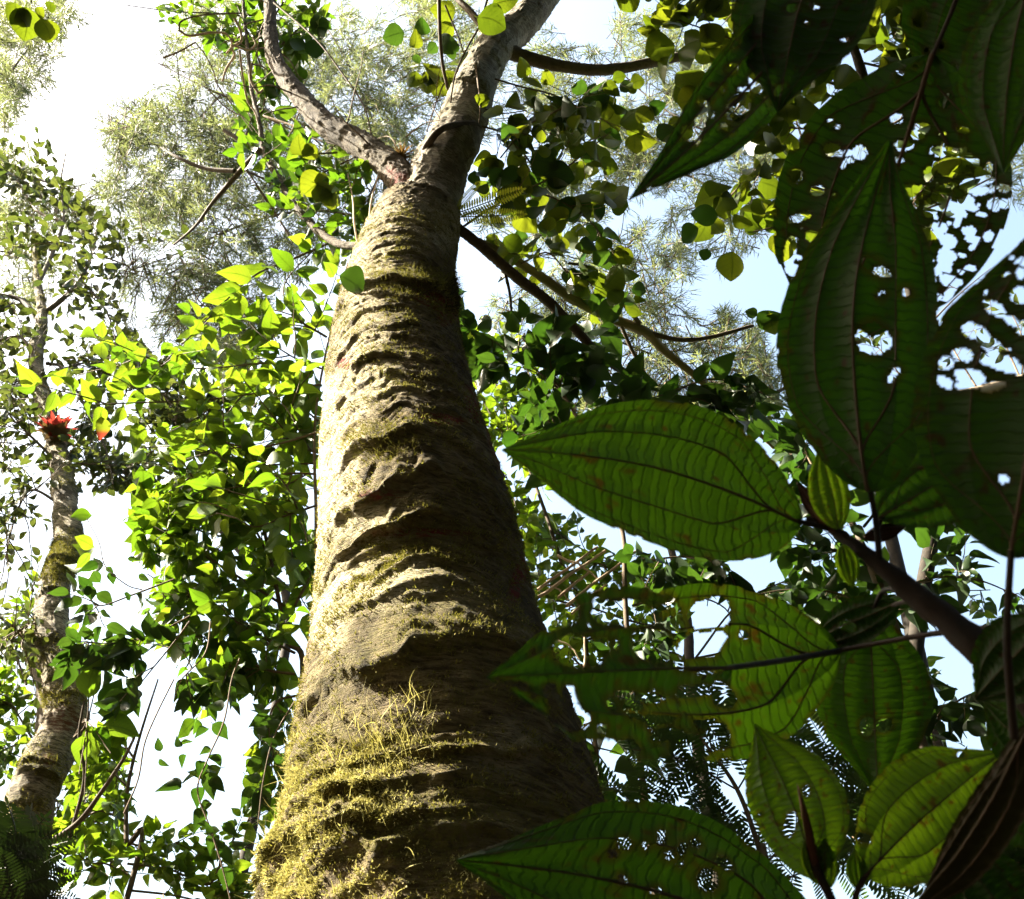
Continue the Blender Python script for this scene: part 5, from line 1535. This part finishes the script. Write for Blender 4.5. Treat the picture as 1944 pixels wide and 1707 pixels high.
# ------------------------------------------------------------------ the broad ribbed leaves close to the lens
def broad_leaf(parent, b, t, wpx, mat='broad', roll=0.0, bend=0.05, side=0.0, fold=0.12, holes=(), specks=0.0, shape=0.85, tip=1.0, seed=1, petiole=None, veins=True, wmax=None, keep=None, speckfun=None, nu=150, nv=80, hairs=False, midw=1.0):
    """b, t: (px, py, depth) of the blade's base and tip; wpx: full width in pixels"""
    r = np.random.default_rng(seed)
    off = world_loc(parent)
    p0, p1 = P(*b), P(*t)
    ax = p1 - p0
    L = np.linalg.norm(ax)
    x = ax / L
    view = unit((p0 + p1) / 2 - CAM)
    n = unit(view - x * (view @ x))
    y = np.cross(n, x)
    y, n = y * math.cos(roll) + n * math.sin(roll), n * math.cos(roll) - y * math.sin(roll)
    dm = 0.5 * (b[2] + t[2])
    hw = 0.5 * wpx * dm / FPX

    def prof(u):
        u = np.clip(u, 1e-4, 1 - 1e-4)
        return np.sin(np.pi * u ** shape) ** 0.72 * (1 - 0.55 * np.clip((u - 0.70) / 0.30, 0, 1) ** (1.2 * tip))

    def S(u, v):
        u, v = np.broadcast_arrays(np.asarray(u, float), np.asarray(v, float))
        w = prof(u) * hw * v
        z = np.abs(w) * fold - bend * L * 4 * u * (1 - u) + 0.012 * L * np.sin(u * 9 + seed) * v * v
        z = z + 0.0028 * np.abs(np.sin(v * np.pi * 2.0)) * (0.3 + np.sin(np.pi * u))
        z = z + 0.05 * L * (noise3(np.stack([u * 3.5, v * 1.6, u * 0 + seed * 1.3], -1), seed) - 0.5) + 0.0011 * np.abs(np.sin(u * 53 + 3 * v * v)) * np.sin(np.pi * u)
        yy = w + side * L * np.sin(np.pi * u)
        return p0 + x * (u * L)[..., None] + y * yy[..., None] + n * z[..., None]

    U, Vv = np.meshgrid(np.linspace(0, 1, nu + 1), np.linspace(-1, 1, nv + 1), indexing='ij')
    pts = S(U, Vv)
    edge = 1 + 0.03 * (noise3(np.stack([U * 26, Vv * 0 + np.sign(Vv), U * 0 + seed], -1), seed) - 0.5) * (np.abs(Vv) > 0.9)
    i, j = np.meshgrid(np.arange(nu), np.arange(nv), indexing='ij')
    f = np.stack([i * (nv + 1) + j, (i + 1) * (nv + 1) + j, (i + 1) * (nv + 1) + j + 1, i * (nv + 1) + j + 1], -1).reshape(-1, 4)
    cu = ((i + 0.5) / nu).ravel()
    cv_ = ((j + 0.5) / nv * 2 - 1).ravel()
    c3d = S(cu, cv_)
    cp = proj(c3d)[:, :2]
    dead = np.zeros(len(f), bool)
    wob = (fbm(np.concatenate([cp * 0.035, np.zeros((len(cp), 1)) + seed], 1), seed + 3, 3) - 0.5)
    for h in holes:
        cx, cy_, rx, ry = h[:4]
        rot = h[4] if len(h) > 4 else 0.0
        ca, sa = math.cos(rot), math.sin(rot)
        dx, dy = cp[:, 0] - cx, cp[:, 1] - cy_
        a_ = (dx * ca + dy * sa) / rx
        b_ = (-dx * sa + dy * ca) / ry
        dead |= (np.abs(a_) ** 2.4 + np.abs(b_) ** 2.4 + wob * 1.5) < 1.0
    if specks:
        # insect holes of uneven size between the ladder veins
        nh = int(900 * specks)
        hu, hv = r.uniform(0.03, 0.97, nh), r.uniform(-0.95, 0.95, nh)
        hr = 0.0011 + 0.0050 * r.uniform(0, 1, nh) ** 2.2
        hp = proj(S(hu, hv))[:, :2]
        w = specks if speckfun is None else speckfun(hu, hv, hp) * specks
        big = fbm(np.stack([hu * 6, hv * 2.4, hu * 0 + seed], -1), seed + 8, 2)
        ok = r.uniform(0, 1, nh) < np.clip(w / specks * np.clip((big - 0.32) * 3.0, 0.05, 1), 0, 1)
        for q3, rr_ in zip(S(hu[ok], hv[ok]), hr[ok]):
            dl = c3d - q3
            du_, dv_ = dl @ x, dl @ y
            an = r.uniform(0.7, 1.5)
            dead |= (np.hypot(du_ * an, dv_ / an) + wob * rr_ * 1.2) < rr_
    tears = noise3(np.stack([cu * 30, cv_ * 3, cu * 0 + seed], -1), seed + 2)
    dead |= (np.abs(cv_) > 0.975) & (tears > 0.72)
    dg_ = dead.reshape(nu, nv).astype(float)
    for _ in range(3):
        p_ = np.pad(dg_, 1)
        dg_ = np.maximum.reduce([dg_, 0.72 * p_[2:, 1:-1], 0.72 * p_[:-2, 1:-1], 0.72 * p_[1:-1, 2:], 0.72 * p_[1:-1, :-2]])
    rim = np.zeros((nu + 1, nv + 1))
    for a_, b_ in ((0, 0), (0, 1), (1, 0), (1, 1)):
        rim[a_:a_ + nu, b_:b_ + nv] = np.maximum(rim[a_:a_ + nu, b_:b_ + nv], dg_)
    spots = np.clip((fbm(np.stack([U * 22, Vv * 8, U * 0 + seed], -1), seed + 13, 3) - 0.68) * 9, 0, 1)
    rim = np.clip(np.maximum(rim * 0.8, spots), 0, 1)
    f = f[~dead]
    used = np.unique(f)
    remap = np.full((nu + 1) * (nv + 1), -1)
    remap[used] = np.arange(len(used))
    uv = np.stack([U, Vv * 0.5 + 0.5], -1).reshape(-1, 2)[used]
    me = mesh_from('leaf', pts.reshape(-1, 3)[used] - off, remap[f], True, uv)
    add_attr(me, 'rim', rim.ravel()[used])
    lo = link('leaf', me, M[mat], parent)
    sgn = -1.0 if (n @ view) > 0 else 1.0
    if veins:
        uu = np.linspace(0.0, 0.985, 40)
        mr = 0.0013 * (L / 0.19) * midw
        v, ff = tube_geo(S(uu, uu * 0) + n * sgn * mr * 0.5, np.linspace(mr, mr * 0.25, 40), 6)
        link('midrib', mesh_from('midrib', v - off, ff), M['vein'], lo)
        for fr, st_, rv in ((0.50, 0.10, 0.55), (0.86, 0.03, 0.3)):
            for g in (1, -1):
                uu = np.linspace(st_, 0.95, 36)
                k = np.clip((uu - st_) / 0.22, 0, 1)
                vv = g * fr * (k * k * (3 - 2 * k)) ** 0.7
                q = S(uu, vv)
                # drop the vein where a hole has eaten it
                v, ff = tube_geo(q + n * sgn * mr * 0.4 * rv, np.linspace(mr * rv, mr * 0.2, 36), 5)
                pq = proj(q)[:, :2]
                ok = np.ones(36, bool)
                for h in holes:
                    rot = h[4] if len(h) > 4 else 0.0
                    ca, sa = math.cos(rot), math.sin(rot)
                    dx, dy = pq[:, 0] - h[0], pq[:, 1] - h[1]
                    ok &= ((dx * ca + dy * sa) / h[2]) ** 2 + ((-dx * sa + dy * ca) / h[3]) ** 2 > 1.0
                fi = ff[:, 0] // 5
                ff = ff[ok[fi] & ok[np.minimum(fi + 1, 35)]]
                if len(ff):
                    link('vein', mesh_from('vein', v - off, ff), M['vein'], lo)
    if petiole:
        path = spline(np.array([P(*p) for p in petiole] + [p0 + x * 0.004]), 16)
        v, ff = tube_geo(path, np.linspace(0.0022, 0.0016, 16), 7)
        link('petiole', mesh_from('petiole', v - off, ff), M['shrub_stem'], lo)
    return lo


s1 = thing('broad_leaf_shrub', 'shrub with large ribbed green leaves on a thick slanting stem close to the lens', 'shrub', tuple(P(1944, 1330, 0.55)))
tube_obj('stem', spline(np.array([P(2200, 1600, 0.56), P(2020, 1400, 0.56), P(1900, 1265, 0.57), P(1760, 1150, 0.60), P(1650, 1058, 0.62), P(1580, 1005, 0.635), P(1530, 985, 0.64)]), 60), [0.012, 0.0105, 0.0092, 0.0078, 0.0048, 0.0032, 0.0024], M['shrub_stem'], s1, 16, 0.35, 3)
broad_leaf(s1, (1525, 992, 0.63), (952, 855, 0.60), 288, 'broad', roll=0.25, bend=0.03, side=0.05, fold=0.06, shape=0.78, seed=1, petiole=[(1580, 1005, 0.635)], tip=1.3)
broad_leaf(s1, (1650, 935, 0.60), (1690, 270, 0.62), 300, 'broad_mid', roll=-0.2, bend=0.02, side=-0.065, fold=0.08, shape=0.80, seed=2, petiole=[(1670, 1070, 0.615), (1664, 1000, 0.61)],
           holes=[(1655, 645, 36, 28, 0.1), (1662, 508, 30, 11, 0.5), (1722, 556, 10, 9), (1696, 712, 6, 16, 0.6), (1675, 560, 6, 5)])
broad_leaf(s1, (1668, 985, 0.63), (1905, 850, 0.66), 165, 'broad', roll=-0.3, bend=0.05, fold=0.1, seed=3, petiole=[(1660, 1010, 0.63)])
broad_leaf(s1, (1590, 1005, 0.625), (1555, 845, 0.63), 78, 'broad_light', roll=0.3, bend=0.1, fold=0.35, seed=4, nu=60, nv=24)
broad_leaf(s1, (1585, 1010, 0.63), (1512, 915, 0.65), 40, 'bud', roll=0.3, bend=0.1, fold=0.4, seed=14, nu=40, nv=16, veins=False)
broad_leaf(s1, (1600, 1035, 0.62), (1618, 1118, 0.63), 44, 'broad_light', roll=0.2, bend=0.06, fold=0.3, seed=5, nu=50, nv=20)
broad_leaf(s1, (1640, 1020, 0.63), (1720, 1000, 0.65), 34, 'bud', roll=0.3, bend=0.1, fold=0.4, seed=15, nu=40, nv=16, veins=False)
lf8 = lambda u, v, c: np.where(u > 0.3, 1.0, 0.1)
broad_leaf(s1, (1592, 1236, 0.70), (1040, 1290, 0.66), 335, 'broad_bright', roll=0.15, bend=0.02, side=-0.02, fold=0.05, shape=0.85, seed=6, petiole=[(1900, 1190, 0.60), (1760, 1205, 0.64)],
           holes=[(1150, 1240, 150, 130, 0.0), (1180, 1400, 150, 55, 0.1), (1345, 1165, 40, 30, -0.2), (1330, 1225, 52, 26, -0.25), (1310, 1300, 70, 24, -0.1), (1375, 1325, 22, 18, 0.3), (1330, 1395, 60, 30, 0.1), (1412, 1205, 9, 6)], midw=1.3)
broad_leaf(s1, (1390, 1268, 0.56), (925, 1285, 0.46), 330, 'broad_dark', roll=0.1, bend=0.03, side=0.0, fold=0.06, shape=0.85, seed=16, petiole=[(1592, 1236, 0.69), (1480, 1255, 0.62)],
           holes=[(1330, 1170, 60, 50, 0.0), (1235, 1225, 40, 30, 0.2), (1345, 1330, 60, 34, 0.0), (1265, 1395, 36, 13, -0.1), (1100, 1235, 46, 30, 0.1), (1040, 1160, 60, 40, -0.4), (1180, 1320, 14, 8), (1150, 1430, 60, 30), (1310, 1420, 40, 30), (1190, 1165, 60, 26, 0.1), (1240, 1345, 60, 26, 0.1), (1080, 1360, 40, 26, 0.3), (1330, 1240, 60, 40)], specks=0.06)
broad_leaf(s1, (1650, 1165, 0.72), (1665, 1512, 0.70), 212, 'broad', roll=-0.1, bend=0.04, fold=0.1, shape=0.85, seed=7, petiole=[(1740, 1135, 0.66), (1680, 1120, 0.70)], holes=[(1645, 1382, 12, 20, 0.1), (1678, 1378, 16, 12, -0.4), (1632, 1210, 5, 5)])
broad_leaf(s1, (1705, 1145, 0.70), (1530, 1225, 0.74), 92, 'broad_dark', roll=0.3, bend=0.06, fold=0.1, seed=8, holes=[(1609, 1190, 17, 11, 0.2), (1580, 1220, 8, 5)], petiole=[(1740, 1135, 0.66)])
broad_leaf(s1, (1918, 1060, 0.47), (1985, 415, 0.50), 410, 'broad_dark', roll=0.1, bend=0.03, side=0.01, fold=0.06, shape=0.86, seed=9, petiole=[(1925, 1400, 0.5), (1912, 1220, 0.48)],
           holes=[(1888, 585, 26, 12, 0.6), (1855, 632, 30, 15, 0.5), (1940, 560, 20, 16, 0.2), (1905, 690, 42, 15, 0.3), (1828, 672, 20, 14, 0.2), (1880, 655, 22, 12, 0.4), (1840, 715, 28, 13, 0.2), (1795, 690, 14, 12), (1885, 735, 24, 8, -0.2), (1920, 610, 14, 9, 0.5), (1793, 725, 18, 9, 0.5), (1740, 790, 16, 7, -0.4)],
           specks=0.12, speckfun=lambda u, v, c: np.where(c[:, 1] < 760, 0.6, 0.05))
broad_leaf(s1, (1990, 1180, 0.50), (1850, 1330, 0.55), 150, 'broad_dark', roll=0.2, bend=0.05, seed=10)
broad_leaf(s1, (2010, 1480, 0.55), (1865, 1330, 0.60), 120, 'broad', roll=-0.3, bend=0.05, seed=11)

s2 = thing('drooping_broad_leaves', 'dark riddled broad leaves drooping from above at the upper right', 'shrub', tuple(P(1850, -120, 0.75)))
tube_obj('stem', spline(np.array([P(2100, -420, 0.8), P(1950, -260, 0.78), P(1850, -120, 0.75), P(1700, -110, 0.72), P(1580, -120, 0.70)]), 30), [0.008, 0.005, 0.003], M['shrub_stem'], s2, 10, 0.1, 5)
broad_leaf(s2, (1770, 105, 0.74), (1560, 690, 0.80), 420, 'broad_dark', roll=0.15, bend=0.02, side=-0.02, fold=0.05, shape=0.86, seed=21, petiole=[(1850, -120, 0.75), (1815, 0, 0.74)], specks=1.0, midw=1.4,
           speckfun=lambda u, v, c: np.clip((c[:, 1] - 220) / 200, 0.06, 1.0) * np.where(c[:, 0] > 1690, 1.3, 0.35),
           holes=[(1763, 150, 11, 12), (1702, 225, 13, 10), (1742, 255, 14, 10), (1815, 295, 32, 16, 0.1), (1505, 275, 12, 10), (1512, 335, 12, 14), (1552, 362, 12, 9), (1730, 385, 16, 20, 0.4), (1790, 360, 22, 9, -0.4), (1765, 400, 14, 12), (1815, 395, 16, 10, 0.5), (1840, 440, 14, 10), (1690, 420, 12, 26, 0.4), (1780, 445, 12, 9), (1742, 478, 20, 10, 0.6), (1520, 412, 26, 8, -0.3), (1500, 480, 12, 30, 0.1), (1512, 545, 14, 26, 0.2), (1545, 450, 16, 12, 0.3), (1800, 320, 26, 18, 0.4), (1835, 350, 16, 14, 0.2), (1590, 240, 6, 5), (1576, 228, 6, 5)], nu=220, nv=150)
broad_leaf(s2, (1575, -150, 0.66), (1476, 214, 0.64), 265, 'broad_dark', roll=0.2, bend=0.05, side=0.02, fold=0.1, seed=22, petiole=[(1600, -130, 0.70)], specks=0.03)
broad_leaf(s2, (1548, -20, 0.70), (1193, 380, 0.60), 165, 'broad_dark', roll=-0.25, bend=0.04, side=-0.03, fold=0.15, shape=0.75, seed=23, petiole=[(1640, -120, 0.71), (1580, -60, 0.7)], holes=[(1398, 205, 22, 26, 0.8), (1445, 155, 20, 20), (1325, 245, 9, 16, 0.6)], specks=0.05)
broad_leaf(s2, (1965, -60, 0.58), (1905, 326, 0.56), 190, 'broad', roll=0.2, bend=0.05, side=0.03, fold=0.08, seed=24, petiole=[(1960, -180, 0.7)])
broad_leaf(s2, (1940, -130, 0.72), (1790, 210, 0.78), 300, 'broad_dark', roll=0.1, bend=0.03, side=0.0, fold=0.06, seed=25, petiole=[(1930, -220, 0.76)], holes=[(1880, 20, 8, 7), (1875, 45, 8, 22, 0.6), (1858, 65, 8, 10, 0.5), (1906, 55, 7, 6), (1930, 56, 6, 5), (1898, 78, 12, 9, 0.5), (1926, 88, 12, 10)], specks=0.04)

s3 = thing('young_broad_leaf_sprig', 'brighter green sprig of ribbed leaves rising at the lower right', 'shrub', tuple(P(1620, 1830, 0.60)))
tube_obj('stem', spline(np.array([P(1640, 1950, 0.6), P(1615, 1800, 0.6), P(1575, 1700, 0.6), P(1545, 1640, 0.6)]), 20), [0.0035, 0.0024], M['shrub_stem'], s3, 9, 0.1, 6)
broad_leaf(s3, (1548, 1668, 0.60), (1432, 1375, 0.63), 190, 'broad_light', roll=-0.35, bend=0.05, side=0.06, fold=0.25, shape=0.85, seed=31, holes=[(1500, 1565, 12, 26, 0.3), (1443, 1545, 3, 3), (1530, 1500, 6, 10)])
broad_leaf(s3, (1640, 1662, 0.60), (1910, 1425, 0.62), 212, 'broad_light', roll=0.25, bend=0.03, side=-0.03, fold=0.08, shape=0.85, seed=32, petiole=[(1612, 1790, 0.6), (1625, 1700, 0.6)], holes=[(1640, 1590, 14, 8, 0.3), (1824, 1433, 6, 5)])
broad_leaf(s3, (1555, 1680, 0.60), (1530, 1585, 0.60), 42, 'broad_light', roll=0.2, bend=0.05, fold=0.3, seed=33, nu=50, nv=20)
broad_leaf(s3, (1568, 1690, 0.60), (1565, 1590, 0.60), 46, 'broad_light', roll=-0.2, bend=0.05, fold=0.2, seed=34, nu=50, nv=20)
broad_leaf(s3, (1632, 1690, 0.60), (1622, 1610, 0.60), 40, 'broad_light', roll=0.2, bend=0.05, fold=0.2, seed=35, nu=50, nv=20)
broad_leaf(s3, (1560, 1690, 0.60), (1515, 1490, 0.59), 16, 'bud', roll=0.2, bend=0.03, fold=0.4, seed=36, nu=40, nv=12, veins=False)
broad_leaf(s3, (1620, 1850, 0.66), (868, 1632, 0.60), 330, 'broad_dark', roll=0.15, bend=0.03, side=0.05, fold=0.07, shape=0.9, seed=37,
           holes=[(1185, 1600, 16, 12), (1165, 1620, 9, 9), (1255, 1590, 9, 16, 0.2), (1228, 1605, 6, 6), (1272, 1622, 8, 10), (1295, 1612, 7, 14, 0.2), (1320, 1600, 11, 9), (1345, 1670, 22, 20, 0.2), (1375, 1640, 18, 10, 0.6), (1180, 1672, 8, 9), (1245, 1692, 12, 6), (1290, 1640, 5, 5)])
broad_leaf(s3, (1955, 1375, 0.50), (1725, 1740, 0.54), 105, 'dead', roll=0.5, bend=0.06, side=-0.06, fold=0.6, shape=0.8, seed=38)
broad_leaf(s3, (2010, 1600, 0.62), (1840, 1480, 0.66), 120, 'broad', roll=0.2, bend=0.05, seed=39)
broad_leaf(s3, (1960, 1800, 0.52), (1800, 1600, 0.55), 170, 'broad_dark', roll=0.2, bend=0.05, seed=40)


# ------------------------------------------------------------------ unseen forest foliage, added out of frame to block sky light
def leaf_cloud(name, centers, normals_rand, size, parent, mat, seed):
    r = np.random.default_rng(seed)
    n = len(centers)
    a = unit(r.normal(0, 1, (n, 3)))
    nn = unit(np.array([0, 0, 1.0]) + r.normal(0, normals_rand, (n, 3)))
    x = unit(np.cross(nn, a))
    y = np.cross(nn, x)
    L = size * r.uniform(0.6, 1.3, n)[:, None]
    W = L * 0.42
    pts = np.stack([centers - x * L * 0.5, centers + y * W * 0.5 - nn * W * .1, centers + x * L * 0.5, centers - y * W * 0.5 - nn * W * .1], 1)
    F = np.arange(n * 4).reshape(-1, 4)
    uv = np.tile(np.array([(0, .5), (.5, 1), (1, .5), (.5, 0)]), (n, 1))
    off = world_loc(parent) if parent else np.zeros(3)
    me = mesh_from(name, pts.reshape(-1, 3) - off, F, False, uv)
    o = link(name, me, M[mat], parent)
    o['kind'] = 'stuff'
    return o


r = np.random.default_rng(99)
C_ = []
while len(C_) < 30000:
    az = r.uniform(-math.pi, math.pi)                 # from +Y towards +X
    el = math.radians(r.uniform(-8, 82))
    deg, eld = math.degrees(az), math.degrees(el)
    dist = r.uniform(5.5, 9.0)
    v_ = np.array([math.sin(az) * math.cos(el), math.cos(az) * math.cos(el), math.sin(el)])
    if -48 < deg < 48 and eld < 18:
        dist = r.uniform(9, 13)
    pj = proj((CAM + v_ * dist)[None])[0]
    if pj[2] > 0 and -130 < pj[0] < 2075 and -130 < pj[1] < 1790:
        continue
    if -102 < deg < -30 and eld > 22:                 # the open side where the sun comes in
        continue
    C_.append(CAM + dist * np.array([math.sin(az) * math.cos(el), math.cos(az) * math.cos(el), math.sin(el)]))
C_ = np.array(C_)
C_ = C_[C_[:, 2] > 0.1]
w_ = leaf_cloud('unseen_forest_shell', C_, 0.8, 0.42, None, 'wood', 5)
w_['label'] = 'unseen dense forest foliage added out of frame to block sky light'
w_['category'] = 'forest'

# unseen crown of the big tree, and an unseen tree added to shade the shrub
cc = []
while len(cc) < 2600:
    q = r.normal(0, 1, 3) * np.array([1.6, 0.9, 0.8]) + np.array([1.2, 0.6, 10.2])
    p_ = proj(q[None])[0]
    if p_[1] > -120 and -100 < p_[0] < 2050:
        continue
    cc.append(q)
leaf_cloud('crown', np.array(cc), 0.6, 0.26, main, 'wood', 6)

sh = thing('added_shade_tree', 'unseen leafy tree added left of the camera to shade the broad leaf shrub', 'tree', (-4.6, -0.6, 0.0))
tube_obj('trunk', spline(np.array([[-4.6, -0.6, -0.05], [-4.4, -0.4, 2.5], [-3.7, 0.1, 5.0]]), 20), [0.16, 0.12, 0.05], M['branch'], sh, 14, 0.1, 3)
cc = []
ctr = np.array([0.2, 0.30, 1.65]) + SUNV * 5.6
while len(cc) < 3800:
    q = unit(r.normal(0, 1, 3)) * r.uniform(0, 1) ** 0.4 * np.array([1.25, 0.95, 1.1]) + ctr
    p_ = proj(q[None])[0]
    if p_[2] > 0 and -80 < p_[0] < 2000 and -80 < p_[1] < 1780:
        continue
    cc.append(q)
leaf_cloud('crown', np.array(cc), 0.6, 0.24, sh, 'wood', 7)
